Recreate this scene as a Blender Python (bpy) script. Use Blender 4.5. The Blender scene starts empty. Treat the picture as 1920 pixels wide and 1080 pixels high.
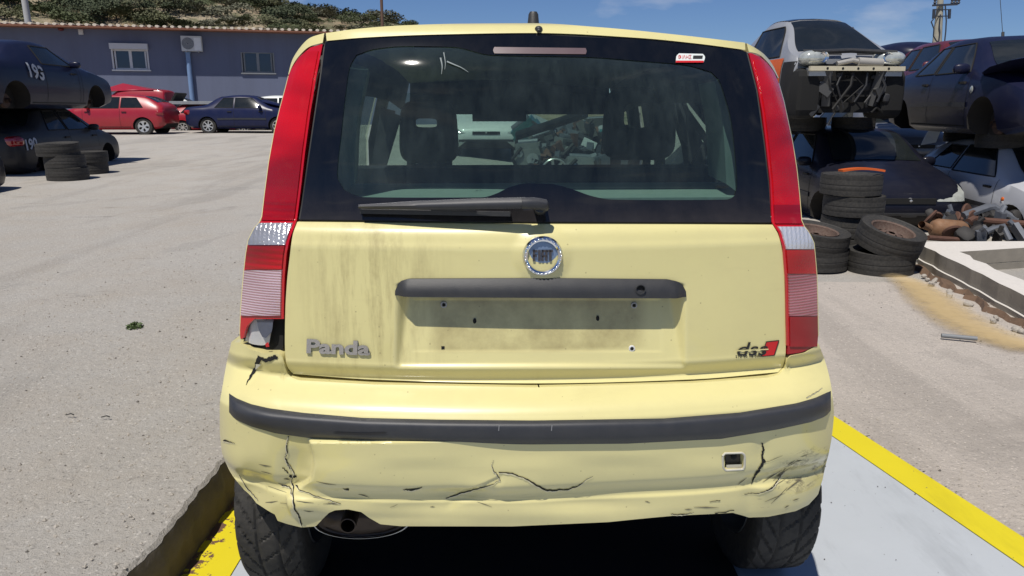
import bpy, bmesh, math, random
import numpy as np
from mathutils import Vector, Matrix, Euler
random.seed(7); RNG = np.random.default_rng(7)
R = math.radians
SC = bpy.context.scene
COL = SC.collection

# ------------------------------------------------------------------ camera, sky, sun, exposure
CAM_H, PITCH, FPX = 1.41, R(13.5), 1400.0
cam_d = bpy.data.cameras.new('camera'); cam = bpy.data.objects.new('camera', cam_d); COL.objects.link(cam)
cam.location = (0, 0, CAM_H); cam.rotation_euler = (R(90) - PITCH, 0, 0)
cam_d.sensor_width = 36; cam_d.lens = FPX / 1920 * 36; cam_d.clip_end = 3000; cam_d.clip_start = 0.05
SC.camera = cam
SUN_EL, SUN_AZ = R(63), R(207)          # azimuth clockwise from +Y (the view direction)
SUN = Vector((math.sin(SUN_AZ) * math.cos(SUN_EL), math.cos(SUN_AZ) * math.cos(SUN_EL), math.sin(SUN_EL)))
world = bpy.data.worlds.new('World'); SC.world = world; world.use_nodes = True
wn = world.node_tree.nodes; wl = world.node_tree.links
sky = wn.new('ShaderNodeTexSky'); sky.sky_type = 'NISHITA'; sky.sun_disc = False
sky.sun_elevation = SUN_EL; sky.sun_rotation = SUN_AZ
sky.altitude = 1200; sky.air_density = 1.0; sky.dust_density = 0.0; sky.ozone_density = 3.5
bg = wn['Background']; bg.inputs['Strength'].default_value = 0.062
# a few faint fair-weather clouds, the same all round the sky
tc = wn.new('ShaderNodeTexCoord'); mp = wn.new('ShaderNodeMapping'); mp.inputs['Scale'].default_value = (1, 1, 3.2)
mp.inputs['Location'].default_value = (0.35, 0.1, 0.06)
nz = wn.new('ShaderNodeTexNoise'); nz.inputs['Scale'].default_value = 3.1; nz.inputs['Detail'].default_value = 7; nz.inputs['Roughness'].default_value = 0.55
cr = wn.new('ShaderNodeValToRGB'); cr.color_ramp.elements[0].position = 0.56; cr.color_ramp.elements[1].position = 0.76
cr.color_ramp.elements[1].color = (0.6, 0.6, 0.6, 1)
mx = wn.new('ShaderNodeMixRGB'); mx.inputs[2].default_value = (12.0, 12.0, 12.4, 1)
tint = wn.new('ShaderNodeMixRGB'); tint.blend_type = 'MULTIPLY'; tint.inputs[0].default_value = 1; tint.inputs[2].default_value = (0.74, 0.88, 1.16, 1)
wl.new(tc.outputs['Generated'], mp.inputs['Vector']); wl.new(mp.outputs[0], nz.inputs['Vector'])
wl.new(nz.outputs['Fac'], cr.inputs['Fac']); wl.new(cr.outputs['Color'], mx.inputs[0])
wl.new(sky.outputs[0], tint.inputs[1]); wl.new(tint.outputs[0], mx.inputs[1]); wl.new(mx.outputs[0], bg.inputs['Color'])
sun_d = bpy.data.lights.new('sun', 'SUN'); sun_d.energy = 5.0; sun_d.angle = R(0.53); sun_d.color = (1.0, 0.95, 0.87)
sun_o = bpy.data.objects.new('sun', sun_d); COL.objects.link(sun_o); sun_o.rotation_euler = SUN.to_track_quat('Z', 'Y').to_euler()
sun_o.location = (0, 0, 30)
SC.view_settings.view_transform = 'Standard'; SC.view_settings.look = 'None'
SC.view_settings.exposure = 0.0; SC.view_settings.gamma = 1.0; SC.view_settings.use_curve_mapping = False
SC.render.engine = 'CYCLES'
SC.cycles.max_bounces = 10; SC.cycles.transparent_max_bounces = 16; SC.cycles.sample_clamp_indirect = 6.0
SC.cycles.caustics_reflective = False; SC.cycles.caustics_refractive = False

# ------------------------------------------------------------------ mesh helpers
class MB:
    def __init__(s): s.v = []; s.f = []; s.m = []
    def add(s, vs, fs, m=0):
        b = len(s.v); s.v.extend([tuple(map(float, p)) for p in vs]); s.f.extend([tuple(i + b for i in f) for f in fs]); s.m.extend([m] * len(fs)); return s
    def grid(s, P, m=0, flip=False):
        P = np.asarray(P, float); nr, nc = P.shape[:2]; b = len(s.v)
        s.v.extend([tuple(p) for p in P.reshape(-1, 3).tolist()])
        for i in range(nr - 1):
            for j in range(nc - 1):
                q = (b + i * nc + j, b + i * nc + j + 1, b + (i + 1) * nc + j + 1, b + (i + 1) * nc + j)
                s.f.append(q[::-1] if flip else q); s.m.append(m)
        return s
    def box(s, c, d, rot=None, m=0):
        h = np.array(d) / 2
        V = [Vector((sx * h[0], sy * h[1], sz * h[2])) for sx in (-1, 1) for sy in (-1, 1) for sz in (-1, 1)]
        if rot is not None: V = [rot @ v for v in V]
        c = Vector(c)
        return s.add([c + v for v in V], [(0, 1, 3, 2), (4, 6, 7, 5), (0, 4, 5, 1), (2, 3, 7, 6), (0, 2, 6, 4), (1, 5, 7, 3)], m)
    def bar(s, a, b, w, h, m=0):          # a box from a to b
        a, b = Vector(a), Vector(b); d = b - a; L = d.length
        q = d.to_track_quat('X', 'Z').to_matrix()
        return s.box((a + b) / 2, (L, w, h), q, m)
    def tube(s, pts, r, n=10, m=0, cap=True):
        pts = [Vector(p) for p in pts]; rs = r if isinstance(r, (list, tuple)) else [r] * len(pts)
        b = len(s.v); up = None
        for i, p in enumerate(pts):
            t = (pts[min(i + 1, len(pts) - 1)] - pts[max(i - 1, 0)]).normalized()
            if up is None: up = t.orthogonal().normalized()
            up = (up - t * up.dot(t)); up = up.normalized() if up.length > 1e-6 else t.orthogonal().normalized()
            w = t.cross(up)
            for k in range(n):
                a = 2 * math.pi * k / n; s.v.append(tuple(p + (up * math.cos(a) + w * math.sin(a)) * rs[i]))
        for i in range(len(pts) - 1):
            for k in range(n):
                s.f.append((b + i * n + k, b + i * n + (k + 1) % n, b + (i + 1) * n + (k + 1) % n, b + (i + 1) * n + k)); s.m.append(m)
        if cap:
            s.f.append(tuple(b + k for k in range(n))[::-1]); s.m.append(m)
            e = b + (len(pts) - 1) * n; s.f.append(tuple(e + k for k in range(n))); s.m.append(m)
        return s
    def lathe(s, prof, n=32, c=(0, 0, 0), axis='Z', m=0, closed=False):   # prof: (r, h)
        b = len(s.v); k = len(prof); c = Vector(c)
        for i in range(n):
            a = 2 * math.pi * i / n; ca, sa = math.cos(a), math.sin(a)
            for r, h in prof:
                p = {'Z': (r * ca, r * sa, h), 'Y': (r * ca, h, r * sa), 'X': (h, r * ca, r * sa)}[axis]
                s.v.append(tuple(c + Vector(p)))
        for i in range(n):
            j = (i + 1) % n
            for q in range(k if closed else k - 1):
                q2 = (q + 1) % k
                f = (b + i * k + q, b + j * k + q, b + j * k + q2, b + i * k + q2)
                s.f.append(f if axis != 'Y' else f[::-1]); s.m.append(m)
        return s
    def ell(s, c, r, nu=16, nv=10, rot=None, m=0, e=1.0):
        b = len(s.v); c = Vector(c)
        pw = lambda x: math.copysign(abs(x) ** e, x)
        for j in range(nv + 1):
            th = math.pi * j / nv
            for i in range(nu):
                a = 2 * math.pi * i / nu
                p = Vector((r[0] * pw(math.sin(th)) * pw(math.cos(a)), r[1] * pw(math.sin(th)) * pw(math.sin(a)), r[2] * pw(math.cos(th))))
                if rot is not None: p = rot @ p
                s.v.append(tuple(c + p))
        for j in range(nv):
            for i in range(nu):
                s.f.append((b + j * nu + i, b + (j + 1) * nu + i, b + (j + 1) * nu + (i + 1) % nu, b + j * nu + (i + 1) % nu)); s.m.append(m)
        return s
    def mesh(s, name, mats, smooth=35):
        me = bpy.data.meshes.new(name); me.from_pydata(s.v, [], s.f)
        for m in (mats if isinstance(mats, (list, tuple)) else [mats]): me.materials.append(m)
        if len(me.materials) > 1: me.polygons.foreach_set('material_index', s.m)
        me.validate()
        if smooth:
            me.polygons.foreach_set('use_smooth', [True] * len(me.polygons)); me.set_sharp_from_angle(angle=R(smooth))
        me.update(); return me
    def build(s, name, mats, parent=None, smooth=35, loc=None, rot=None):
        o = bpy.data.objects.new(name, s.mesh(name, mats, smooth)); COL.objects.link(o)
        if parent is not None: o.parent = parent
        if loc is not None: o.location = loc
        if rot is not None: o.rotation_euler = rot
        return o
def tag(o, label=None, cat=None, group=None, kind=None):
    for k, v in (('label', label), ('category', cat), ('group', group), ('kind', kind)):
        if v: o[k] = v
    return o
def empty(name, loc=(0, 0, 0), rz=0.0, label=None, cat=None, group=None):
    o = bpy.data.objects.new(name, None); COL.objects.link(o); o.location = loc; o.rotation_euler = (0, 0, rz); o.empty_display_size = .1
    return tag(o, label, cat, group)
def dup(o, parent=None, loc=None, rot=None, **kw):
    c = o.copy(); COL.objects.link(c)
    if parent is not None: c.parent = parent
    if loc is not None: c.location = loc
    if rot is not None: c.rotation_euler = rot
    for ch in list(o.children): dup(ch, c)
    return tag(c, **kw)
def pchip(xs, ys, x):
    xs, ys = np.asarray(xs, float), np.asarray(ys, float); x = np.asarray(x, float)
    h = np.diff(xs); d = np.diff(ys) / h; m = np.zeros(len(xs)); m[0], m[-1] = d[0], d[-1]
    for i in range(1, len(xs) - 1):
        if d[i - 1] * d[i] > 0:
            w1, w2 = 2 * h[i] + h[i - 1], h[i] + 2 * h[i - 1]; m[i] = (w1 + w2) / (w1 / d[i - 1] + w2 / d[i])
    k = np.clip(np.searchsorted(xs, x) - 1, 0, len(xs) - 2); t = np.clip((x - xs[k]) / h[k], 0, 1)
    return ((1 + 2 * t) * (1 - t) ** 2 * ys[k] + t * (1 - t) ** 2 * h[k] * m[k] + t * t * (3 - 2 * t) * ys[k + 1] + t * t * (t - 1) * h[k] * m[k + 1])
def resamp(poly, n):                       # n points evenly spaced along a polyline
    P = np.asarray(poly, float); d = np.r_[0, np.cumsum(np.hypot(*np.diff(P, axis=0).T))]
    s = np.linspace(0, d[-1], n); return np.c_[[np.interp(s, d, P[:, k]) for k in range(P.shape[1])]].T
def smooth_poly(poly, n):                  # the same through a smooth curve
    P = np.asarray(poly, float); d = np.r_[0, np.cumsum(np.hypot(*np.diff(P, axis=0).T))]
    s = np.linspace(0, d[-1], n); return np.c_[[pchip(d, P[:, k], s) for k in range(P.shape[1])]].T
def text_geo(txt, size=1.0, extrude=0.0, shear=0.0, offset=0.0, spacing=1.0, sx=1.0, bevel=0.0):
    cu = bpy.data.curves.new('t', 'FONT'); cu.body = txt; cu.size = size; cu.extrude = extrude; cu.shear = shear; cu.offset = offset
    cu.space_character = spacing; cu.resolution_u = 4; cu.align_x = 'CENTER'; cu.align_y = 'CENTER'; cu.bevel_depth = bevel; cu.bevel_resolution = 1
    o = bpy.data.objects.new('t', cu); COL.objects.link(o); bpy.context.view_layer.update()
    dg = bpy.context.evaluated_depsgraph_get(); me = o.evaluated_get(dg).to_mesh()
    V = np.array([v.co[:] for v in me.vertices]); F = [tuple(p.vertices) for p in me.polygons]
    o.evaluated_get(dg).to_mesh_clear(); bpy.data.objects.remove(o); bpy.data.curves.remove(cu)
    V[:, 0] *= sx; return V, F

# ------------------------------------------------------------------ photograph pixels (1920 wide) to rays, and rays to the places they meet
cP, sP = math.cos(PITCH), math.sin(PITCH)
def ray(u, v):
    u, v = np.asarray(u, float), np.asarray(v, float); a, b = (u - 960) / FPX, -(v - 540) / FPX
    return np.stack([a, cP + b * sP, -sP + b * cP], -1)
CAMP = np.array([0, 0, CAM_H])
def onz(u, v, z=0.0):                      # where the ray meets the height z
    d = ray(u, v); return Vector((CAMP + d * ((z - CAM_H) / d[..., 2])).tolist())
def ony(u, v, y):                          # where the ray meets the distance y
    d = ray(u, v); return Vector((CAMP + d * (y / d[..., 1])).tolist())

# ------------------------------------------------------------------ materials (all procedural)
class NT:
    def __init__(s, name):
        s.mat = bpy.data.materials.new(name); s.mat.use_nodes = True; s.n = s.mat.node_tree.nodes; s.l = s.mat.node_tree.links
        s.b = s.n['Principled BSDF']; s.out = s.n['Material Output']
    def node(s, t, **kw):
        n = s.n.new('ShaderNode' + t)
        for k, v in kw.items(): setattr(n, k, v)
        return n
    def put(s, sock, v):
        if isinstance(v, bpy.types.NodeSocket): s.l.new(v, sock)
        elif v is not None:
            if hasattr(sock.default_value, '__len__') and not isinstance(v, (int, float)) and len(sock.default_value) == 4 and len(v) == 3: v = (*v, 1)
            sock.default_value = v
    def coord(s, scale=(1, 1, 1), loc=(0, 0, 0), kind='Object'):
        t = s.node('TexCoord'); m = s.node('Mapping'); m.inputs['Scale'].default_value = scale; m.inputs['Location'].default_value = loc
        s.l.new(t.outputs[kind], m.inputs['Vector']); return m.outputs[0]
    def noise(s, vec, scale=5, detail=5, rough=.55, dist=0):
        n = s.node('TexNoise'); s.l.new(vec, n.inputs['Vector']); n.inputs['Scale'].default_value = scale; n.inputs['Detail'].default_value = detail
        n.inputs['Roughness'].default_value = rough; n.inputs['Distortion'].default_value = dist; return n.outputs['Fac']
    def vor(s, vec, scale=5, feature='F1', out='Distance'):
        n = s.node('TexVoronoi', feature=feature); s.l.new(vec, n.inputs['Vector']); n.inputs['Scale'].default_value = scale; return n.outputs[out]
    def ramp(s, fac, stops):
        n = s.node('ValToRGB'); e = n.color_ramp.elements
        while len(e) < len(stops): e.new(0.5)
        for i, (p, c) in enumerate(stops):
            e[i].position = p; e[i].color = (c, c, c, 1) if isinstance(c, (int, float)) else (*c, 1)
        s.put(n.inputs['Fac'], fac); return n.outputs['Color']
    def math(s, op, a, b=None, c=None, clamp=False):
        n = s.node('Math', operation=op, use_clamp=clamp)
        for i, v in enumerate((a, b, c)):
            if v is not None: s.put(n.inputs[i], v)
        return n.outputs[0]
    def lin(s, x, a, b):
        n = s.node('MapRange'); n.clamp = True; s.put(n.inputs['Value'], x); n.inputs['From Min'].default_value = a; n.inputs['From Max'].default_value = b; return n.outputs[0]
    def mix(s, fac, a, b, mode='MIX'):
        n = s.node('MixRGB', blend_type=mode); s.put(n.inputs[0], fac); s.put(n.inputs[1], a); s.put(n.inputs[2], b); return n.outputs[0]
    def sep(s, vec):
        n = s.node('SeparateXYZ'); s.l.new(vec, n.inputs[0]); return n.outputs
    def bump(s, h, strength=.3, dist=.01):
        n = s.node('Bump'); n.inputs['Strength'].default_value = strength; n.inputs['Distance'].default_value = dist
        s.put(n.inputs['Height'], h); s.l.new(n.outputs[0], s.b.inputs['Normal']); return n
    def set(s, **kw):
        names = dict(col='Base Color', rough='Roughness', metal='Metallic', coat='Coat Weight', coatr='Coat Roughness', spec='Specular IOR Level', trans='Transmission Weight', ior='IOR', alpha='Alpha', sss='Subsurface Weight')
        for k, v in kw.items(): s.put(s.b.inputs[names[k]], v)
        return s.mat
def pm(name, col, rough=.5, metal=0, coat=0, var=.15, vs=6, bump=0, bs=150, spec=.5, dust=0, coatr=.05):
    t = NT(name); o = t.coord(); c = np.array(col)
    f = t.noise(o, vs, 6, .6)
    cc = t.mix(f, tuple(np.clip(c * (1 - var), 0, 1)), tuple(np.clip(c * (1 + var), 0, 1)))
    if dust:
        d = t.ramp(t.noise(o, vs * 2.3, 8, .65), [(.35, 0.0), (.75, dust)])
        cc = t.mix(d, cc, (.36, .32, .26)); t.set(rough=t.mix(d, (rough,) * 3, (.9,) * 3))
    else:
        t.set(rough=t.math('MULTIPLY_ADD', f, .12, rough - .06))
    if bump: t.bump(t.noise(o, bs, 4, .6), bump, .004)
    return t.set(col=cc, metal=metal, coat=coat, spec=spec, coatr=coatr)
def srgb(r, g, b):
    f = lambda x: (x / 255 / 12.92) if x / 255 <= .04045 else ((x / 255 + .055) / 1.055) ** 2.4
    return (f(r), f(g), f(b))
# ------------------------------------------------------------------ the yellow hatchback: its own frame (x right, y forward, z up, y = 0 at the rear of the bumper)
CO, CA = np.array([0.066, 1.57, 0.0]), R(2.4)
ca_, sa_ = math.cos(CA), math.sin(CA)
def to_car(p):
    q = np.asarray(p, float) - CO; return np.stack([q[..., 0] * ca_ + q[..., 1] * sa_, -q[..., 0] * sa_ + q[..., 1] * ca_, q[..., 2]], -1)
def ray_car(u, v):
    d = ray(u, v); return np.stack([d[..., 0] * ca_ + d[..., 1] * sa_, -d[..., 0] * sa_ + d[..., 1] * ca_, d[..., 2]], -1)
CAMC = to_car(CAMP)
# centre-line profile of the rear: (pixel row, depth)
PROF = [(1080, .07), (1000, .044), (985, .038), (960, .034), (941, .034), (932, .039), (926, .039), (904, .021), (880, .016), (838, .012), (790, .008), (776, .016), (766, .024), (722, .078), (712, .088), (686, .0715), (681, .0722), (640, .0735), (480, .0832), (470, .0838), (465, .0848),
        (455, .0890), (440, .0955), (432, .1010), (424, .1095), (414, .121), (300, .158), (200, .200), (130, .240), (90, .2710), (66, .2925), (56, .303), (47, .320), (40, .39)]
_z, _y = [], []
for v_, y_ in PROF:
    d_ = ray_car(1010, v_); t_ = (y_ - CAMC[1]) / d_[1]; _z.append(CAMC[2] + d_[2] * t_); _y.append(y_)
_z, _y = np.array(_z), np.array(_y); _o = np.argsort(_z); _z, _y = _z[_o], _y[_o]
WZ = ([.2, .5, .75, 1.0, 1.15, 1.3, 1.45, 1.56], [.785, .79, .785, .755, .72, .68, .635, .59])
def S(x, z):
    z = np.clip(z, _z[0], _z[-1]); p = pchip(_z, _y, z)
    w = np.interp(z, *WZ); a = np.abs(x); k = np.maximum(0, a - w); a = np.minimum(a, w); e = np.maximum(0, a - (w - .17))
    return p + .17 * a * a + 2.0 * e * e + 7 * np.maximum(0, a - (w - .05)) ** 2 + 1.65 * k
def hit(u, v, off=0.0):                     # car-frame point where the pixel's ray meets the rear surface (moved out by off)
    d = ray_car(u, v); lo = np.full(d.shape[:-1], .8); hi = np.full(d.shape[:-1], 3.2)
    for _ in range(36):
        t = (lo + hi) / 2; p = CAMC + d * t[..., None]; inside = p[..., 1] > S(p[..., 0], p[..., 2]) - off
        hi = np.where(inside, t, hi); lo = np.where(inside, lo, t)
    return CAMC + d * ((lo + hi) / 2)[..., None]
def coons(top, bot, left, right, nu, nv, sm=True):
    f = smooth_poly if sm else resamp
    T, B, L, Rr = (np.asarray(a) if isinstance(a, np.ndarray) else f(a, n) for a, n in ((top, nu), (bot, nu), (left, nv), (right, nv)))
    c = np.linspace(0, 1, nu)[None, :, None]; r = np.linspace(0, 1, nv)[:, None, None]
    return (1 - r) * T[None] + r * B[None] + (1 - c) * L[:, None] + c * Rr[:, None] - ((1 - r) * (1 - c) * T[0] + (1 - r) * c * T[-1] + r * (1 - c) * B[0] + r * c * B[-1])
def by_u(poly, us):                         # polyline resampled at given columns
    P = np.asarray(poly, float); return np.c_[us, np.interp(us, P[:, 0], P[:, 1])]
def sst(a, b, x): t = np.clip((x - a) / (b - a), 0, 1); return t * t * (3 - 2 * t)
def panel(mb, UV, off=0.0, relief=None, skirt=.03, m=0, flip=False):
    P = hit(UV[..., 0], UV[..., 1], off)
    if relief is not None: P[..., 1] += relief(UV[..., 0], UV[..., 1])
    mb.grid(P, m, flip)
    if skirt:
        ring = np.concatenate([P[0], P[1:, -1], P[-1, ::-1][1:], P[::-1, 0][1:]]); back = ring.copy(); back[:, 1] += skirt
        back[:, :1] -= np.sign(back[:, :1]) * .004
        mb.grid(np.stack([back, ring]), m, flip)
    return P
def ribbon(pts, w, off=.0015, relief=None):  # a thin strip lying on the surface along a pixel path
    P = np.asarray(pts, float); ws = np.broadcast_to(np.asarray(w, float), (len(P),))
    t = np.gradient(P, axis=0); n = np.c_[-t[:, 1], t[:, 0]]; n /= np.maximum(1e-6, np.hypot(*n.T))[:, None]
    UV = np.stack([P - n * ws[:, None] / 2, P + n * ws[:, None] / 2]); Q = hit(UV[..., 0], UV[..., 1], off)
    if relief is not None: Q[..., 1] += relief(UV[..., 0], UV[..., 1])
    return Q

# materials of the car
YEL = srgb(208, 199, 141)
def mat_paint(name, kind):
    t = NT(name); o = t.coord(); x, y, z = t.sep(o)
    f = t.noise(o, 3, 4, .5); c = t.mix(f, tuple(np.array(YEL) * .97), tuple(np.array(YEL) * 1.03))
    dust = t.ramp(t.noise(o, 9, 8, .7), [(.45, 0.0), (.8, .16)]); c = t.mix(dust, c, (.42, .36, .2))
    spk = t.vor(o, 95, 'F1', 'Color'); spm = t.math('MULTIPLY', t.ramp(t.sep(spk)[0], [(.96, 0), (.975, 1)]), t.ramp(t.vor(o, 95), [(.10, 1), (.22, 0)])); c = t.mix(t.math('MULTIPLY', spm, .55), c, (.16, .12, .06))
    hz = t.noise(t.coord((3, 3, 26)), 1, 7, .7); c = t.mix(t.math('MULTIPLY', t.ramp(hz, [(.55, 0), (.8, 1)]), .14), c, (.32, .26, .14))
    rough = t.math('MULTIPLY_ADD', t.noise(o, 40, 4), .15, .27)
    if kind == 'tailgate':
        # brown rain streaks under the left end of the wiper, and grime round where the plate was
        st = t.noise(t.coord((26, 26, 2.6)), 1.0, 7, .7); sp = t.noise(o, 60, 3, .7)
        mk = t.math('MULTIPLY', t.ramp(st, [(.42, 0), (.72, 1)]), t.ramp(t.math('ABSOLUTE', t.math('ADD', x, .385)), [(.03, 1.0), (.2, 0.0)]))
        mk = t.math('MULTIPLY', mk, t.math('MULTIPLY', t.math('MULTIPLY_ADD', t.lin(z, .80, .90), .55, .45), t.math('MULTIPLY_ADD', t.lin(z, 1.17, 1.06), .7, .3)))
        mk = t.math('MULTIPLY', mk, t.math('MULTIPLY_ADD', sp, 1.2, .2))
        c = t.mix(t.math('MULTIPLY', mk, .9, clamp=True), c, (.13, .078, .022))
        gx = t.ramp(t.math('ABSOLUTE', t.math('ADD', x, .0)), [(.225, 1), (.262, 0)])
        gz = t.math('MULTIPLY', t.lin(z, .855, .868), t.lin(z, 1.012, 1.0))
        g = t.math('MULTIPLY', t.math('MULTIPLY', gx, gz), t.ramp(t.noise(o, 14, 8, .7), [(.25, .12), (.75, .75)]))
        c = t.mix(t.math('MULTIPLY', g, .85), c, (.15, .095, .025))
        rough = t.math('ADD', rough, t.math('MULTIPLY', mk, .3))
    if kind == 'bumper':
        def blot(cx, cz, rx, rz):
            d = t.math('ADD', t.math('POWER', t.math('DIVIDE', t.math('SUBTRACT', x, cx), rx), 2), t.math('POWER', t.math('DIVIDE', t.math('SUBTRACT', z, cz), rz), 2))
            return t.ramp(d, [(0, 1), (.45, .8), (1, 0)])
        sc = t.noise(t.coord((22, 22, 46), ), 1.0, 8, .78, .6)
        m1 = t.math('MULTIPLY', blot(.665, .535, .10, .075), t.ramp(sc, [(.50, 0), (.62, 1)]))
        fine = t.noise(t.coord((20, 20, 120), (3, 1, 2)), 1.0, 6, .7, .3)
        m2 = t.math('MULTIPLY', blot(.62, .47, .17, .09), t.ramp(fine, [(.62, 0), (.72, .9)]))
        m3 = t.math('MULTIPLY', blot(-.55, .50, .20, .08), t.ramp(fine, [(.64, 0), (.74, .8)]))
        m4 = t.math('MULTIPLY', blot(-.1, .53, .35, .03), t.ramp(t.noise(t.coord((6, 6, 60)), 1, 7, .7), [(.5, 0), (.75, .35)]))
        mk = t.math('MAXIMUM', t.math('MAXIMUM', m1, m2), t.math('MAXIMUM', m3, m4))
        c = t.mix(mk, c, (.09, .075, .05)); rough = t.math('ADD', rough, t.math('MULTIPLY', mk, .35))
        lowd = t.math('MULTIPLY', t.ramp(z, [(.40, .48), (.58, 0)]), t.noise(o, 10, 7, .7)); c = t.mix(lowd, c, (.3, .25, .14))
    t.bump(t.noise(o, 900, 2, .5), .03, .001)
    return t.set(col=c, rough=rough, coat=.75, coatr=.09, spec=.45)
paint_gate = mat_paint('yellow_paint_gate', 'tailgate'); paint_bump = mat_paint('yellow_paint_bumper', 'bumper'); paint = mat_paint('yellow_paint', '')
blackplastic = pm('black_trim', (.022, .023, .026), .5, var=.25, vs=12, bump=.15, bs=700, dust=.04)
stripplastic = pm('strip_plastic', (.024, .026, .032), .48, var=.2, vs=10, bump=.12, bs=900, dust=.04)
darkhole = pm('dark_cavity', (.006, .006, .006), .9)
rubberseal = pm('rubber_seal', (.012, .012, .012), .7)
chrome = pm('chrome', (.72, .73, .75), .14, metal=1, var=.1, vs=30)
steel = pm('dull_steel', (.45, .45, .44), .45, metal=.8, var=.2, vs=40)
exh = pm('exhaust_metal', (.055, .042, .034), .45, metal=.7, var=.6, vs=22, bump=.2, bs=60)
def mat_frit():
    t = NT('black_glass_border'); o = t.coord((30, 30, 3)); d = t.ramp(t.noise(o, 1, 7, .65), [(.4, 0), (.8, .02)])
    z = t.sep(t.coord())[2]; low = t.math('MULTIPLY', t.math('MULTIPLY', t.lin(z, 1.24, 1.15), .12), t.noise(t.coord((8, 8, 8)), 2, 8, .7))
    return t.set(col=t.mix(t.math('ADD', d, low, clamp=True), (.004, .005, .007), (.26, .22, .2)), rough=.07, spec=.5)
def mat_glass(name, tintc, dust, rough=.02, streak=True):
    t = NT(name); n = t.n; n.remove(t.b)
    tr = t.node('BsdfTransparent'); tr.inputs[0].default_value = (*tintc, 1)
    gl = t.node('BsdfGlossy'); gl.inputs['Roughness'].default_value = rough; gl.inputs[0].default_value = (1, 1, 1, 1)
    df = t.node('BsdfDiffuse'); df.inputs[0].default_value = (.29, .39, .38, 1)
    fr = t.node('Fresnel'); fr.inputs[0].default_value = 1.45
    m1 = t.node('MixShader'); t.l.new(fr.outputs[0], m1.inputs[0]); t.l.new(tr.outputs[0], m1.inputs[1]); t.l.new(gl.outputs[0], m1.inputs[2])
    m2 = t.node('MixShader')
    if streak:
        a = t.noise(t.coord((34, 34, 2.2)), 1, 8, .7); b = t.noise(t.coord(), 5, 6, .6)
        z = t.sep(t.coord())[2]
        fac = t.math('MULTIPLY', t.math('MULTIPLY', t.ramp(a, [(.3, .35), (.7, 1)]), t.ramp(b, [(.3, .5), (.7, 1)])), dust)
    else: fac = t.math('MULTIPLY', t.ramp(t.noise(t.coord(), 6, 7, .65), [(.35, .4), (.7, 1)]), dust)
    t.put(m2.inputs[0], fac); t.l.new(m1.outputs[0], m2.inputs[1]); t.l.new(df.outputs[0], m2.inputs[2]); t.l.new(m2.outputs[0], t.out.inputs[0])
    return t.mat
frit = mat_frit(); rearglass = mat_glass('tinted_rear_glass', (.40, .54, .50), .076, .022); clearglass = mat_glass('cabin_glass', (.68, .78, .72), .05, .01, False)
def mat_lens(name, col, ribs=0, vert=0, dots=True, rough=.12, emb=1.0, chromey=0):
    t = NT(name); o = t.coord(); x, y, z = t.sep(o)
    f = t.noise(t.coord((2.2, 2.2, 7)), 1, 2, .5, .3); c = np.array(col)
    cc = t.mix(t.ramp(f, [(.32, 0), (.68, 1)]), tuple(c * .45), tuple(np.clip(c * 1.25, 0, 1)))  # lighter and darker patches paint reflector glow into the lens colour
    w = t.node('TexWave', wave_type='BANDS', bands_direction='Z'); w.inputs['Scale'].default_value = ribs or 60; t.l.new(o, w.inputs['Vector'])
    if vert:
        w.bands_direction = 'X'; w.inputs['Scale'].default_value = vert; w.inputs['Distortion'].default_value = 2.5; w.inputs['Detail Scale'].default_value = 6
    v = t.vor(o, 330, 'F1')
    if ribs: cc = t.mix(t.math('MULTIPLY', t.ramp(w.outputs['Fac'], [(.15, 1), (.42, 0)]), .5), cc, tuple(np.array((.35, .03, .04)) if chromey else c * .5))
    h = t.math('ADD', t.math('MULTIPLY', w.outputs['Fac'], 1.0 if ribs or vert else .0), t.math('MULTIPLY', v, .8 if dots else .0))
    t.bump(h, .5 * emb, .003)
    return t.set(col=cc, rough=rough, coat=.5, coatr=.05, spec=.4, metal=chromey)
lens_red = mat_lens('red_lens', (.52, .004, .008), emb=.5); lens_dark = mat_lens('dark_red_lens', (.30, .005, .012), dots=False); lens_ribred = mat_lens('ribbed_red_lens', (.46, .003, .006), ribs=24, emb=.6)
lens_clear = mat_lens('clear_lens', (.74, .74, .78), chromey=.45, emb=1.0, rough=.2, vert=26, dots=False); lens_rib = mat_lens('ribbed_clear_lens', (.74, .55, .57), ribs=52, chromey=.5, emb=.9, rough=.2)
lens_rim = pm('red_lens_rim', (.45, .004, .008), .12, coat=1, var=.1)
shard = pm('reflector_shard', (.55, .55, .55), .42, metal=.35, var=.35, vs=14)

car = empty('hatchback', CO, CA, 'pale yellow hatchback with cracked rear bumper and broken left tail light', 'car')
def part(mb, name, mats, parent=None, smooth=35, label=None): return tag(mb.build(name, mats, parent or car, smooth), label)

# outlines in photograph pixels
TG_T = [(557.5, 416), (700, 417.5), (1000, 420), (1300, 421), (1448.5, 421.5)]
TG_L = [(557.5, 416), (549, 440), (543.5, 480), (538, 530), (535, 580), (534, 640), (535.5, 675), (540, 690), (550, 701)]
TG_R = [(1448.5, 421.5), (1459, 440), (1467, 475), (1470.5, 520), (1472.5, 600), (1473.5, 655), (1469, 685), (1459, 698)]
TG_B = [(550, 701), (700, 711.5), (1000, 719), (1300, 711), (1459, 698)]
GL_T = [(610, 79), (680, 73), (813, 67.5), (1000, 64.5), (1197, 74), (1310, 85), (1399, 96.5)]
GL_L = [(610, 79), (601, 150), (589, 230), (576, 320), (567, 385), (562.5, 411.5)]
GL_R = [(1399, 96.5), (1418, 170), (1432, 270), (1441, 350), (1446.5, 417)]
GL_B = [(562.5, 411.5), (700, 413), (1000, 415.5), (1300, 416.5), (1446.5, 417)]
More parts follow.
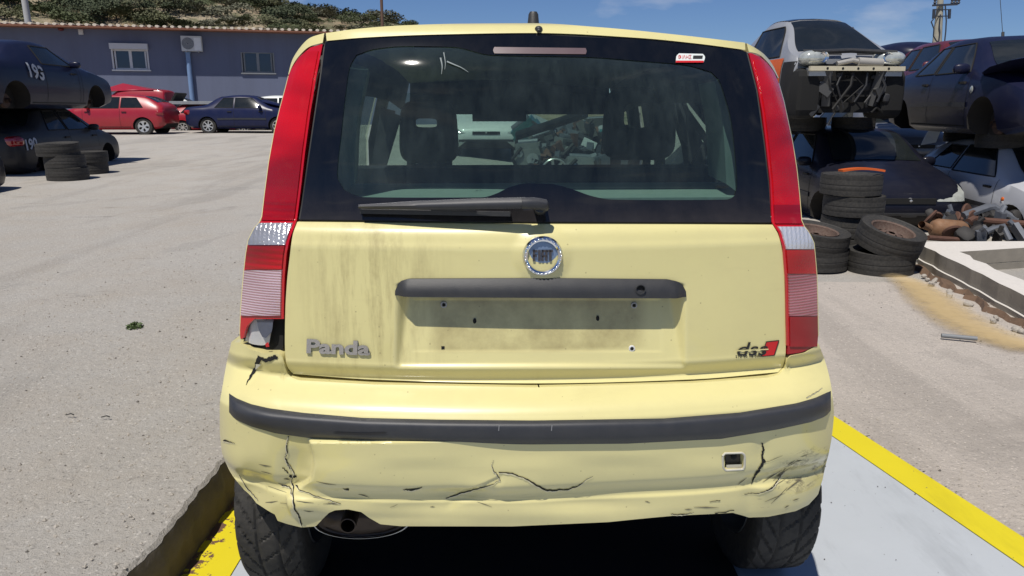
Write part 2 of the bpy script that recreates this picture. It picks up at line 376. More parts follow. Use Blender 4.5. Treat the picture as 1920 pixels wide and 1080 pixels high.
SP_T = [(611, 62), (670, 54), (757, 47.5), (865, 44.3), (1000, 43.5), (1124, 51), (1269, 65), (1397, 80)]

# backing sheet: the dark body flange behind lights, gaps and bumper top
mb = MB(); UV = coons([(622, 84), (1000, 70), (1392, 100)], [(470, 900), (1000, 940), (1520, 900)], [(622, 84), (540, 330), (485, 470), (475, 600), (470, 900)], [(1392, 100), (1455, 330), (1505, 470), (1515, 600), (1520, 900)], 60, 60)
msk = hit(UV[..., 0], UV[..., 1], -.045); b0 = MB(); b0.grid(msk)
keep = []                                    # the window opening stays open
flat = UV.reshape(-1, 2)
for f in b0.f:
    c = flat[list(f)].mean(0)
    if not (612 + (408 - c[1]) * -.0 < c[0] < 1400 and 84 < c[1] < 408): keep.append(f)
b0.f = keep; b0.m = [0] * len(keep)
part(b0, 'body_flange', rubberseal)

# tailgate: upper bright band, recess for the plate, badge swelling
def rel_gate(u, v):
    wl_ = 30 - 20 * np.clip((v - 556) / 130, 0, 1)
    d = .036 * (1 - .80 * np.clip((v - 556) / 134, 0, 1))
    m = sst(740, 740 + wl_, u) * (1 - sst(1287 - wl_, 1287, u)) * sst(530, 538, v) * (1 - sst(683, 692, v))
    r = d * m
    r -= .007 * (1 - sst(30, 62, np.hypot(u - 1017, (v - 478))))
    r += .0022 * (sst(770, 776, u) * (1 - sst(1240, 1246, u)) * sst(566, 570, v) * (1 - sst(660, 664, v))) * 0.6   # pressed field
    r += .0012 * np.sin(u / 90.) * np.cos(v / 70.)
    return r
mb = MB(); UV = coons(TG_T, TG_B, TG_L, TG_R, 240, 150)
panel(mb, UV, 0, rel_gate, .03)
gate = part(mb, 'tailgate', paint_gate, smooth=40)
mb = MB(); UVs = coons(SP_T, [(612.5, 76.5), (680, 70.5), (813, 64.8), (1000, 61.8), (1197, 71), (1310, 82), (1397.5, 93.5)], [(611, 62), (612.5, 76.5)], [(1397, 80), (1397.5, 93.5)], 80, 10)
SPP = panel(mb, UVs, .004, None, .035); part(mb, 'tailgate_top', paint, gate)

# rear window: black border ring, clear pane
IN_T = [(668, 103), (704, 91.5), (762, 86.5), (849, 88), (921, 103), (1100, 107), (1197, 114), (1287, 122), (1334, 135)]
IN_R = [(1334, 135), (1349, 152), (1359, 180), (1370, 220), (1377, 275), (1382, 347)]
IN_B = [(645, 356), (665, 366), (679, 369.5), (800, 370.5), (905, 370), (928, 364), (957, 350.5), (990, 343.5), (1030, 344.5), (1070, 354), (1113, 368.5), (1146, 374), (1250, 375), (1366, 374), (1378, 366)]
IN_L = [(668, 103), (656, 125), (646, 192), (639, 257), (632, 329), (645, 356)]
IN_R = IN_R + [(1378, 366)]
ro = np.concatenate([resamp(GL_T, 60), resamp(GL_R, 40)[1:], resamp(GL_B[::-1], 90)[1:], resamp(GL_L[::-1], 40)[1:-1]])
ri = np.concatenate([smooth_poly(IN_T, 60), smooth_poly(IN_R, 40)[1:], smooth_poly(IN_B[::-1], 90)[1:], smooth_poly(IN_L[::-1], 40)[1:-1]])
mb = MB(); rr = np.stack([ro * (1 - k) + ri * k for k in (0, .33, .66, 1)]); rr = np.concatenate([rr, rr[:, :1]], 1)
mb.grid(hit(rr[..., 0], rr[..., 1], .001), flip=True)
rw = part(mb, 'rear_window', frit, smooth=60)
mb = MB(); UV = coons(GL_T, GL_B, GL_L, GL_R, 50, 26); mb.grid(hit(UV[..., 0], UV[..., 1], -.0015)); part(mb, 'pane', rearglass, rw, 60)
mb = MB(); c_ = np.concatenate([GL_L[::-1], GL_T[1:], GL_R[1:], GL_B[::-1][1:]]); c_ = resamp(c_, 160)
P_ = hit(c_[:, 0], c_[:, 1], -.004); mb.tube(P_, .0032, 6, cap=False); part(mb, 'window_seal', rubberseal, rw)
# dusty finger smear and scratch near the top of the pane
smear = pm('dust_smear', (.22, .25, .25), .9)
for pts, w in (([(826, 108), (829, 125), (828, 139)], 3), ([(832, 98), (835, 120), (834, 130)], 2), ([(838, 115), (852, 121), (864, 126), (878, 135)], 2.6)):
    mb = MB(); mb.grid(ribbon(smooth_poly(pts, 10), np.linspace(w, .6, 10), .003)); part(mb, 'scratch', smear, rw, 60)
# high brake light behind the border
mb = MB(); UV = coons([(927, 88), (1098, 90)], [(927, 100), (1098, 101.5)], [(927, 88), (924.5, 94), (927, 100)], [(1098, 90), (1100, 96), (1098, 101.5)], 30, 5)
panel(mb, UV, .003, None, 0); part(mb, 'brake_light', pm('dull_red_lens', (.10, .062, .068), .3, coat=.6, var=.2))
# glass sticker
mb = MB(); UV = coons([(1273, 100), (1318, 101)], [(1267, 117), (1319, 117)], [(1273, 100), (1268, 106), (1267, 117)], [(1318, 101), (1322, 107), (1319, 117)], 16, 8); panel(mb, UV, .004, None, 0)
st = part(mb, 'window_sticker', pm('white_vinyl', (.62, .66, .64), .5))
def text_on(txt, cu_, cv, wpx, hpx, off, ext, name, mat, parent, relief=None, shear=0, offset=0, rot=0, spacing=1.0, bevel=0):
    V, F = text_geo(txt, 1, 0, shear, offset, spacing); V[:, 0] -= (V[:, 0].min() + V[:, 0].max()) / 2; V[:, 1] -= (V[:, 1].min() + V[:, 1].max()) / 2
    V[:, 0] *= wpx / np.ptp(V[:, 0]); V[:, 1] *= hpx / np.ptp(V[:, 1])
    u = cu_ + V[:, 0] * math.cos(rot) + V[:, 1] * math.sin(rot); v = cv - V[:, 1] * math.cos(rot) + V[:, 0] * math.sin(rot)
    P = hit(u, v, off)
    if relief is not None: P[:, 1] += relief(u, v)
    mb = MB(); mb.add(P, F)
    o = part(mb, name, mat, parent, 0)
    if ext:
        b = bmesh.new(); b.from_mesh(o.data); r_ = bmesh.ops.extrude_face_region(b, geom=b.faces[:])
        for e in r_['geom']:
            if isinstance(e, bmesh.types.BMVert): e.co.y -= ext
        bmesh.ops.recalc_face_normals(b, faces=b.faces[:]); b.to_mesh(o.data); b.free()
    return o
ink = pm('black_print', (.012, .012, .012), .5); redink = pm('red_print', (.5, .01, .015), .4)
text_on('ΦIΛHΣ', 1284, 106.5, 25, 8, .0052, 0, 'sticker_print', redink, st)
mb = MB(); UV = coons([(1300, 104), (1318, 104)], [(1299, 110), (1317, 110)], [(1300, 104), (1299, 110)], [(1318, 104), (1317, 110)], 4, 3); panel(mb, UV, .005, None, 0); part(mb, 'sticker_print', ink, st)
mb = MB(); UV = coons([(1267.5, 113.5), (1319.5, 113.5)], [(1267, 117.2), (1319, 117.2)], [(1267.5, 113.5), (1267, 117.2)], [(1319.5, 113.5), (1319, 117.2)], 10, 3); panel(mb, UV, .0048, None, 0); part(mb, 'sticker_print', redink, st)
text_on('FIIIAIY', 1355, 350.5, 22, 5.5, .003, 0, 'glass_mark', ink, rw)

# black handle bar over the plate recess
HT = [(741, 545), (744, 534), (752, 526.5), (767, 522), (1017, 520.8), (1251, 523.2), (1272, 528), (1282, 536), (1286, 546)]
HB = [(741, 553), (900, 554.3), (1100, 555.5), (1286, 556)]
n_ = 90; us = np.linspace(741, 1286, n_); T_ = by_u(HT, us); B_ = by_u(HB, us)
r_ = np.linspace(0, 1, 12)[:, None, None]; UV = T_[None] * (1 - r_) + B_[None] * r_
P = hit(UV[..., 0], UV[..., 1], 0); bul = (.005 + .013 * np.sin(np.clip(r_[..., 0] * 1.25, 0, 1) * math.pi / 2)) * np.clip((1 - np.abs(np.linspace(-1, 1, n_))) * 14, .25, 1)[None]
P[..., 1] -= bul; mb = MB(); mb.grid(P)
back = P[-1].copy(); back[:, 1] += .05; mb.grid(np.stack([P[-1], back])); e0 = P[0].copy(); e0[:, 1] += .012; mb.grid(np.stack([e0, P[0]]))
for k in (0, -1):
    e = P[:, k].copy(); e[:, 1] += .03; mb.grid(np.stack([P[:, k], e], 1), flip=(k == 0))
hd = part(mb, 'handle_bar', blackplastic, gate, 50)
q = hit(1201, 542.5, .0195); mb = MB(); mb.lathe([(.0115, .0), (.0118, -.002), (.0098, -.002), (.0095, .004), (0, .004)], 24, q, 'Y'); part(mb, 'lock_cylinder', [blackplastic], hd)
q = hit(1201, 542.5, .0165); mb = MB(); mb.lathe([(.0088, 0), (0, -.0002)], 20, q, 'Y'); part(mb, 'keyhole', darkhole, hd)
# plate fixings
def rel_pt(u, v): return float(rel_gate(np.array(float(u)), np.array(float(v))))
for (u, v, kind) in ((831, 578, 'n'), (1194, 579, 'n'), (1187, 657, 'w'), (830, 656, 's'), (890, 609, 'h'), (1124, 604, 'h')):
    q = hit(u, v, 0); q[1] += rel_pt(u, v); mb = MB()
    if kind in 'nw':
        mb.lathe([(.0078, .001), (.0074, -.0022), (.0046, -.0026), (.0045, .0005)], 18, q, 'Y'); o = part(mb, 'plate_clip', pm('clip_grey' if kind == 'n' else 'clip_white', (.33, .33, .33) if kind == 'n' else (.62, .62, .6), .5), gate)
        b = MB(); b.box((q[0], q[1] - .0012, q[2]), (.0062, .003, .0062)); part(b, 'clip_hole', darkhole, o, 0)
    elif kind == 's': mb.box((q[0], q[1] - .0002, q[2]), (.0075, .002, .0075)); part(mb, 'screw_hole', darkhole, gate, 0)
    else: mb.ell((q[0], q[1], q[2]), (.0042, .0012, .0085), 10, 6); part(mb, 'screw_hole', darkhole, gate)
# round badge
q = hit(1017, 479, 0); q[1] -= .004
mb = MB(); Rb = .0445; mb.lathe([(Rb, .008), (Rb + .001, -.004), (Rb - .002, -.010), (Rb - .006, -.0115), (Rb - .010, -.009), (Rb - .0115, -.004), (Rb - .0118, .001)], 64, q, 'Y'); bd = part(mb, 'badge', chrome, gate, 30)
for k in range(28):                           # laurel beads round the ring
    a = 2 * math.pi * k / 28; c = (q[0] + math.cos(a) * (Rb - .0045), q[1] - .0115, q[2] + math.sin(a) * (Rb - .0045))
    if k == 0: mb = MB(); mb.ell((0, 0, 0), (.0034, .0016, .0017), 8, 5); bead = mb.build('laurel_leaf', chrome, bd, 40, c, (0, -a - 1.2, 0))
    else: dup(bead, bd, c, (0, -a - 1.2, 0))
mb = MB(); mb.lathe([(Rb - .0115, -.0035), (.02, -.0045), (0, -.005)], 48, q, 'Y'); part(mb, 'badge_disc', pm('badge_blue_grey', (.20, .27, .40), .32, metal=.55, var=.3, vs=60), bd, 40)
def letter(strokes, dx):
    m = MB()
    for (x0, z0, x1, z1) in strokes: m.box((q[0] + dx + (x0 + x1) / 2, q[1] - .0066, q[2] + .002 + (z0 + z1) / 2), (abs(x1 - x0), .003, abs(z1 - z0)))
    return m
H = .0125
for dx, st_ in ((-.0225, [(0, -H, .0052, H), (0, H - .005, .0105, H), (0, -.003, .009, .002)]), (-.0105, [(0, -H, .0058, H)]), (-.003, [(0, -H, .0048, H), (.0088, -H, .0136, H), (0, H - .005, .0136, H), (0, -.004, .0136, .0005)]), (.0125, [(.002, -H, .0072, H), (-.0012, H - .005, .0102, H)])):
    part(letter(st_, dx), 'badge_letter', pm('worn_letter', (.05, .045, .05), .4, var=.3), bd, 0)
# model lettering and dealer sticker
text_on('Panda', 635, 650, 119, 27, .0005, .0045, 'lettering', chrome, gate, rel_gate, 0, .035, R(2.0), 1.0)
dk = MB(); UV = coons([(1437, 641), (1461, 638.5)], [(1428, 668), (1452, 666)], [(1437, 641), (1428, 668)], [(1461, 638.5), (1452, 666)], 6, 6); panel(dk, UV, .0016, rel_gate, 0); stk = part(dk, 'dealer_sticker', redink, gate)
for pts in ([(1437, 641), (1461, 638.5), (1452, 666.5), (1428, 668.5), (1437, 641)],):
    m = MB()
    for a, b in zip(pts[:-1], pts[1:]): m.grid(ribbon([a, b], 1.6, .002, rel_gate))
    part(m, 'sticker_border', ink, stk, 0)
text_on('dss', 1411, 654, 58, 25, .0024, 0, 'sticker_print', ink, stk, rel_gate, .30, .006, R(-1.5), 1.0)
m = MB(); m.grid(ribbon([(1381, 657.5), (1441, 655)], 2.2, .003, rel_gate)); part(m, 'sticker_print', paint_gate, stk, 0)
text_on('210 90 18 900', 1403, 668, 48, 5.2, .0016, 0, 'sticker_print', ink, stk, rel_gate, 0, .01, R(-1.5), 1.1)
# water jet and aerial
q = hit(1010, 54.5, .004); mb = MB(); mb.ell(q, (.0095, .012, .0075), 14, 8); mb.ell((q[0], q[1] - .008, q[2] - .004), (.006, .006, .005), 10, 6); part(mb, 'washer_jet', blackplastic, gate)

# wiper
def wpt(u, v, off): return hit(u, v, off)
mb = MB(); us = np.linspace(672, 985, 26); top = by_u([(672, 384.5), (780, 377.5), (900, 372.5), (985, 370.5)], us); bot = by_u([(672, 390.5), (780, 393), (860, 392.5), (985, 391)], us)
offs = np.linspace(.030, .068, 26)[None] * np.ones((5, 1)); rr_ = np.linspace(0, 1, 5)[:, None]
U = top[:, 0][None] * np.ones((5, 1)); V = top[:, 1][None] * (1 - rr_) + bot[:, 1][None] * rr_
P = hit(U, V, offs + .008 * np.sin(math.pi * rr_) * np.ones((1, 26))); mb.grid(P)
bk = P[[0, -1]].copy(); bk[..., 1] += .010; mb.grid(np.stack([bk[0], P[0]])); mb.grid(np.stack([P[-1], bk[1]]))
mb.grid(np.stack([bk[0], bk[1]]), flip=True)
mb.grid(np.stack([P[:, 0], P[:, 0] + np.array([0, .01, 0])], 1), flip=True)
wp = part(mb, 'wiper', stripplastic, gate, 50)
mb = MB(); q = np.stack([hit(978, 381, .068), hit(1000, 381, .066), hit(1020, 384, .060), hit(1024, 390, .05)]); mb.tube(q, [.0125, .0135, .0135, .009], 14)
mb.tube([hit(1013, 387, .06), hit(1013, 391, -.002)], [.0135, .016], 16); part(mb, 'wiper_pivot', stripplastic, wp, 50)
mb = MB(); pts = [hit(u, v, .012) for u, v in zip(np.linspace(676, 957, 16), np.linspace(396, 401, 16))]
for a, b in zip(pts[:-1], pts[1:]): mb.bar(a, b, .012, .010)
for a, b in zip(pts[:-1], pts[1:]): mb.bar(Vector(a) + Vector((0, .010, -.004)), Vector(b) + Vector((0, .010, -.004)), .012, .004)
mb.box(hit(850, 388, .024), (.10, .016, .014)); part(mb, 'wiper_blade', blackplastic, wp, 30)

# ---- tail lights
def seg(outer, inner, v0, v1, nu=10, nv=8, inset=0):     # a band of the light between two rows
    vs = np.linspace(v0, v1, nv); o_ = np.asarray(outer); i_ = np.asarray(inner)
    xo = np.interp(vs, o_[:, 1], o_[:, 0]); xi = np.interp(vs, i_[:, 1], i_[:, 0]); c = np.linspace(0, 1, nu)
    xi = xi + np.sign(xo - xi) * inset
    return np.stack([xo[:, None] * (1 - c) + xi[:, None] * c, vs[:, None] * np.ones(nu)], -1)
LO = [(604, 82.5), (582, 89), (561, 107), (547, 128), (541, 142), (535, 166), (525, 203), (515, 244), (504, 305), (496, 366), (491, 409), (489.5, 414), (477, 427), (465.5, 450), (461, 477), (458, 504), (454, 548), (451.5, 584), (450, 628), (453, 643)]
LI = [(605, 82.5), (602, 97), (592, 150), (582, 211), (572, 284), (563.5, 358), (557, 409), (553, 422), (542.5, 450), (537.5, 474), (533.5, 518), (532, 578), (531.5, 660)]
RO = [(1405, 98.5), (1419.6, 102.6), (1436, 115.5), (1451, 134), (1460, 156), (1469.6, 190), (1479, 234), (1486, 267), (1494, 319), (1499, 367), (1503, 417), (1505, 421), (1517, 436), (1526, 455), (1529, 487), (1531.5, 518), (1533, 572), (1534, 630), (1532.5, 648)]
RI = [(1404, 98.5), (1408.5, 115.5), (1420, 160), (1429, 208), (1437, 275), (1444, 341), (1447.5, 417), (1452, 424), (1460, 436), (1467.5, 463), (1473, 533), (1474.5, 611), (1475.5, 666)]
def light(side, O, I, rows, label):
    L = None
    f = side < 0
    for name, mat, v0, v1, ins, off in rows:
        mb = MB(); UV = seg(O, I, v0, v1, 14, max(6, int((v1 - v0) / 6)), ins)
        if side > 0: UV = UV[:, ::-1]
        panel(mb, UV, off, None, .04 if ins == 0 else .008)
        if L is None: L = tag(mb.build(name, mat, car, 40), label)
        else: part(mb, name, mat, L, 40)
    return L
tl = light(-1, LO, LI, [('tail_light', lens_rim, 83, 598, 0, .004), ('upper_lens', lens_red, 96, 378, 6, .0075), ('stop_lens', lens_ribred, 378, 413, 6, .0078), ('reversing_lens', lens_clear, 418, 459, 7, .008), ('fog_lens', lens_ribred, 461, 505, 7, .0075), ('indicator_lens', lens_rib, 507, 592, 7, .008)],
           'left tail light with its lowest lens broken away')
tr = light(1, RO, RI, [('tail_light', lens_rim, 99.5, 648, 0, .004), ('upper_lens', lens_red, 112, 384, 6, .0075), ('stop_lens', lens_dark, 384, 419, 6, .0078), ('reversing_lens', lens_clear, 425, 467, 7, .008), ('fog_lens', lens_red, 469, 513, 7, .0075), ('indicator_lens', mat_lens('pinkish_lens', (.50, .22, .24), ribs=46, chromey=.3, emb=.8, rough=.2), 515, 592, 7, .008), ('lower_lens', lens_dark, 594, 650, 7, .0075)], 'right tail light, whole, with dark red lowest lens')
mb = MB(); UV = coons([(1477, 648), (1532.5, 648)], [(1476.5, 664), (1500, 661), (1533, 645)], [(1477, 648), (1476.5, 664)], [(1532.5, 648), (1533, 645)], 12, 4); panel(mb, UV, .004, None, .03); part(mb, 'lower_lens', lens_dark, tr, 40)
# the broken corner: a dark pocket, a grey reflector shard, a sliver of red lens
mb = MB(); UV = coons([(452, 597), (532, 597)], [(455, 646), (478, 657), (505, 661), (531, 657)], [(452, 597), (450, 628), (455, 646)], [(532, 597), (531, 657)], 12, 8); panel(mb, UV, -.022, None, 0); part(mb, 'broken_pocket', darkhole, tl, 40)
mb = MB(); UV = coons([(478, 597), (513, 600)], [(458, 640), (490, 650), (503, 646)], [(478, 597), (466, 616), (458, 640)], [(513, 600), (508, 622), (503, 646)], 10, 8); panel(mb, UV, -.006, lambda u, v: .010 * np.abs(np.sin((u - 470) / 14.)), 0); part(mb, 'reflector_shard', shard, tl, 20)
mb = MB(); UV = coons([(481, 600), (512, 601)], [(492, 632), (499, 634)], [(481, 600), (485, 618), (492, 632)], [(512, 601), (510, 620), (499, 634)], 6, 6); panel(mb, UV, -.002, None, 0); part(mb, 'inner_lens', pm('smoked_lens', (.06, .07, .10), .12, coat=1, var=.4, vs=30), tl, 20)
mb = MB(); UV = coons([(451.5, 596), (478, 597)], [(451, 636), (456, 634)], [(451.5, 596), (450, 620), (451, 636)], [(478, 597), (463, 612), (456, 634)], 8, 8); panel(mb, UV, .006, None, .006); part(mb, 'lens_sliver', lens_rim, tl, 30)
mb = MB(); mb.add(hit(np.array([497, 503, 505, 499.]), np.array([645, 641, 650, 651.]), .001), [(0, 1, 2, 3)]); part(mb, 'lens_sliver', lens_rim, tl, 0)

# corner pillars of yellow body outside the lights at the top
mb = MB(); UV = coons([(608, 62), (582, 70.5), (561, 91), (547, 115), (540.5, 139)], [(605, 80), (582, 86.5), (561, 104.5), (548, 124), (541.5, 140)], [(608, 62), (605, 80)], [(540.5, 139), (541.5, 140)], 30, 6); panel(mb, UV, .003, None, .12, flip=True); cp1 = part(mb, 'corner_pillar', paint)
mb = MB(); UV = coons([(1400, 81), (1418, 91), (1433, 102), (1448, 120.5), (1460, 146)], [(1404, 97), (1420, 100.5), (1436, 113), (1450, 131), (1459, 147)], [(1400, 81), (1404, 97)], [(1460, 146), (1459, 147)], 30, 6); panel(mb, UV, .003, None, .12); part(mb, 'corner_pillar', paint)
# slim body edges showing outside the lights
for O_, sg in ((LO, -1), (RO, 1)):
    P_ = np.asarray(O_)[4:-1]; mb = MB(); a = resamp(P_, 40); b = a.copy(); b[:, 0] += sg * 1.3; Q = hit(np.stack([a, b], 1)[..., 0], np.stack([a, b], 1)[..., 1], .002)
    E = Q[:, 1].copy(); E[:, 1] += .14; mb.grid(np.stack([Q[:, 0], Q[:, 1], E], 1), flip=sg < 0); part(mb, 'body_edge', paint, None, 50)

# ---- bumper
BT = [(434, 641), (450, 643), (470, 656), (493, 663), (519, 663), (529, 668), (533, 681), (537, 697), (545, 707), (560, 713), (700, 721), (1000, 726.5), (1300, 718), (1440, 708), (1461, 702.5), (1472, 690), (1476.5, 673), (1482, 667.5), (1510, 661.5), (1535, 645)]
BB = [(442, 904), (453, 925), (477, 950), (516, 965.5), (520, 976.5), (540, 983), (565, 989), (592, 987), (604, 974), (618, 958.5), (629, 953.5), (653, 952.5), (678, 958.5), (692, 971), (713, 983), (752, 986.7), (960, 987), (1141, 979), (1264, 967), (1373, 960.5), (1391, 966), (1405, 971), (1440, 969), (1493, 959), (1517, 948), (1535, 929), (1544, 900)]
BL = [(434, 641), (425, 680), (418, 720), (412, 763), (412, 800), (415, 841), (427, 879), (442, 904)]
BR = [(1535, 645), (1545, 671), (1554.5, 704), (1560, 735), (1563.5, 774), (1560, 816), (1550, 869), (1544, 900)]
NB = 380; us = np.linspace(434, 1535, NB); ub = np.linspace(442, 1544, NB)
def dent(u, v, cu_, cv, ru, rv, d): return d * np.exp(-((u - cu_) / ru) ** 2 - ((v - cv) / rv) ** 2)
def rel_bump(u, v):
    r = 0.0 * u
    below = sst(818, 832, v)
    edge = 584 + 5 * np.sin(v / 19.) - 40 * sst(893, 930, v)                       # torn flap: right side stands proud
    stp = sst(-4, 4, u - edge) * sst(820, 826, v) * (1 - sst(940, 975, v)) * (1 - sst(700, 1000, u))
    r -= .016 * stp
    r += dent(u, v, 555, 885, 32, 38, .020) + dent(u, v, 650, 935, 60, 22, .010) - dent(u, v, 560, 935, 36, 20, .008)
    r += dent(u, v, 470, 930, 35, 40, .020) - dent(u, v, 448, 880, 14, 24, .004)
    r += dent(u, v, 800, 945, 140, 14, .008) + dent(u, v, 1080, 945, 90, 14, .007) - dent(u, v, 930, 912, 60, 16, .006) + dent(u, v, 860, 922, 60, 10, .006)
    r += .0035 * np.sin(u / 60. + 1) * sst(850, 880, v) * (1 - sst(950, 985, v))
    r += dent(u, v, 1485, 895, 40, 26, .010) - dent(u, v, 1440, 915, 30, 16, .008) + dent(u, v, 1430, 850, 16, 30, .006) + dent(u, v, 1408, 930, 18, 40, .006)
    r += dent(u, v, 475, 690, 14, 30, .006)
    # the crack edges: one lip lower than the other
    r += .004 * sst(-1.5, 1.5, v - (932 - .42 * (u - 840))) * sst(830, 850, u) * (1 - sst(930, 944, u)) * (1 - sst(10, 30, v - (932 - .42 * (u - 840))))
    hole = sst(1358, 1362, u) * (1 - sst(1390, 1394, u)) * sst(851, 854, v) * (1 - sst(878, 881, v)); r += .022 * hole
    return r
mb = MB(); UV = coons(by_u(BT, us), by_u(BB, ub), BL, BR, NB, 130); BP = panel(mb, UV, .006, rel_bump, .06)
bumper = part(mb, 'bumper', paint_bump, smooth=45)
# rubbing strip
ST_ = [(429, 737), (442, 746), (470, 757.5), (505, 765.5), (569, 774), (681, 783.5), (822, 786.7), (960, 788), (1000, 788.3), (1246, 784.5), (1387, 773.5), (1493, 756), (1528, 746), (1557, 733)]
SB_ = [(430.5, 773), (439, 785.5), (470, 799.5), (516, 812.5), (590, 823), (699, 830), (960, 833.4), (1000, 833.5), (1176, 832), (1352, 823), (1457, 805.5), (1521, 791.5), (1549, 780.5), (1559, 768)]
mb = MB(); n_ = 160; us = np.linspace(429.5, 1558, n_); T_ = by_u(ST_, us); B_ = by_u(SB_, us); r_ = np.linspace(0, 1, 14)[:, None, None]
UV = T_[None] * (1 - r_) + B_[None] * r_; pil = .006 + .017 * (1 - np.abs(2 * r_[..., 0] - 1) ** 3.0) * np.clip((1 - np.abs(np.linspace(-1, 1, n_))) * 60 + .35, 0, 1)[None]
P = hit(UV[..., 0], UV[..., 1], pil); mb.grid(P)
ring = np.concatenate([P[0], P[1:, -1], P[-1, ::-1][1:], P[::-1, 0][1:]]); bk = ring.copy(); bk[:, 1] += .03; mb.grid(np.stack([bk, ring])); part(mb, 'rubbing_strip', stripplastic, bumper, 50)
m = MB(); m.grid(ribbon(smooth_poly([(625, 812), (680, 814), (725, 812)], 14), np.r_[1, np.full(12, 4.), 1], .0242)); part(m, 'scuff', pm('scuff_dark', (.012, .012, .014), .5), bumper, 40)
for u0 in (1035, 936):
    m = MB(); m.grid(ribbon([(u0, 797), (u0 - 1, 808)], 1.6, .0243)); part(m, 'scuff', pm('scuff_pale', (.22, .22, .23), .6), bumper, 40)
# cracks
CRK = [([(541, 818), (536, 835), (538, 850), (533, 862), (541, 885)], 3.2), ([(533, 868), (541, 878), (548, 893), (545, 905), (552, 922), (556, 945), (562, 968), (565, 986)], [1, 2, 3, 2.5, 4, 4.5, 4, 3]), ([(527, 912), (541, 914), (550, 922)], 2), ([(836, 934), (850, 931), (890, 918), (926, 905), (938, 899)], [2.5, 3.5, 2.6, 2, 1]), ([(938, 899), (932, 888), (925, 880), (922, 871), (926, 862)], [2.2, 2.2, 1.8, 1.4, .8]),
       ([(935, 884), (960, 886), (990, 898), (1008, 910), (1025, 919), (1060, 919), (1085, 912), (1100, 900), (1112, 894)], [2.4, 3.2, 2.4, 3.6, 3.4, 3, 2.6, 2, 1]),
       ([(1430, 832), (1433, 845), (1431, 858), (1434, 866), (1428, 876), (1420, 886), (1413, 897), (1409, 908)], [3, 5, 4, 7, 6, 7, 4, 1.5]), ([(419, 825), (428, 828), (440, 832)], [5, 3, 1]), ([(645, 911), (656, 912), (650, 916)], [1, 5, 1]), ([(757, 914), (775, 915), (792, 911)], [1, 5, 1.2]),
       ([(487, 669), (480, 686), (472, 703), (461, 722)], [14, 10, 6, 1]), ([(519, 668), (500, 676), (487, 672)], [10, 12, 8]), ([(1512, 745), (1530, 736), (1542, 727)], [1.5, 1.6, 1]), ([(1420, 925), (1450, 912), (1466, 898), (1474, 888)], [2, 3, 5, 2]), ([(1396, 927), (1420, 925)], 1.6), ([(552, 912), (580, 918), (600, 925), (640, 941)], 1.6),
       ([(447, 893), (460, 925), (480, 946)], [1.4, 2, 1]), ([(1258, 965), (1290, 964), (1300, 960)], [1.5, 3, 1]), ([(1340, 962), (1376, 956)], 2.2), ([(1330, 940), (1350, 937)], 2), ([(540, 897), (552, 900)], [6, 5]), ([(528, 880), (538, 892)], [2, 3])]
lipm = pm('split_plastic', (.62, .58, .42), .6, var=.25, vs=60)
for pts, w in CRK:
    n = max(8, len(pts) * 5); q = resamp(pts, n); q = q + RNG.normal(0, .55, q.shape) * np.r_[0, np.ones(n - 2), 0][:, None]
    ww = np.interp(np.linspace(0, 1, n), np.linspace(0, 1, np.size(w)), w) if np.size(w) > 1 else np.full(n, float(np.max(w)))
    ww = ww * .72
    m = MB(); m.grid(ribbon(q, ww * RNG.uniform(.7, 1.25, n), .0078, rel_bump)); ck = part(m, 'crack', darkhole, bumper, 60)
    if n > 14 and np.max(ww) < 5:
        lip = np.minimum(1.6, ww * RNG.uniform(.3, .8, n)); m = MB(); m.grid(ribbon(q + np.c_[np.zeros(n) - .5 * ww, .62 * ww + .5 * lip], lip, .0081, rel_bump)); part(m, 'split_edge', lipm, ck, 60)
m = MB(); m.grid(ribbon([(478, 686), (484, 684), (478, 694)], [3, 10, 2], .0088, rel_bump)); part(m, 'torn_edge', shard, bumper, 0)
# short scratches
scr = pm('scratch_dark', (.12, .105, .07), .7)
for k in range(44):
    zone = RNG.choice(3, p=[.5, .3, .2]); cx, cy, sx_, sy_, sl = ((1480, 905, 40, 32, -.55), (560, 915, 55, 30, .18), (1000, 960, 330, 14, .0))[zone]
    u0, v0 = RNG.normal(cx, sx_), RNG.normal(cy, sy_); L = abs(RNG.normal(0, 9)) + 3
    if not (440 < u0 < 1520 and 840 < v0 < 955): continue
    m = MB(); a = sl + RNG.normal(0, .2); m.grid(ribbon([(u0 - L, v0 - a * L), (u0, v0 + RNG.normal(0, .6)), (u0 + L, v0 + a * L)], [.5, RNG.uniform(.9, 2.2), .4], .0074, rel_bump)); part(m, 'scratch', scr, bumper, 0)
# towing-eye hole with its pale frame
frm = np.array([(1355, 855), (1359, 850), (1392, 849), (1396.5, 854), (1396, 874), (1393, 880), (1360, 882), (1355, 876), (1355, 855)], float)
q = resamp(frm, 40); P_ = hit(q[:, 0], q[:, 1], .0075); mb = MB(); mb.tube(P_, .0028, 8, cap=False); twp = part(mb, 'towing_eye_hole', pm('bare_plastic', (.50, .48, .40), .6, dust=.3), bumper)
mb = MB(); mb.grid(hit(*np.moveaxis(coons([(1360, 853), (1391, 852)], [(1361, 880), (1391, 879)], [(1360, 853), (1361, 880)], [(1391, 852), (1391, 879)], 4, 4), -1, 0), -.006)); part(mb, 'cavity', pm('cavity_brown', (.06, .05, .04), .8), twp, 0)
mb = MB(); mb.grid(ribbon([(1362, 876), (1391, 875)], 9, .002)); part(mb, 'foam', pm('pale_foam', (.55, .52, .42), .8), twp, 0)
mb = MB(); mb.ell(hit(1376, 856, .000), (.008, .004, .008), 10, 6); part(mb, 'bolt_hole', darkhole, twp)

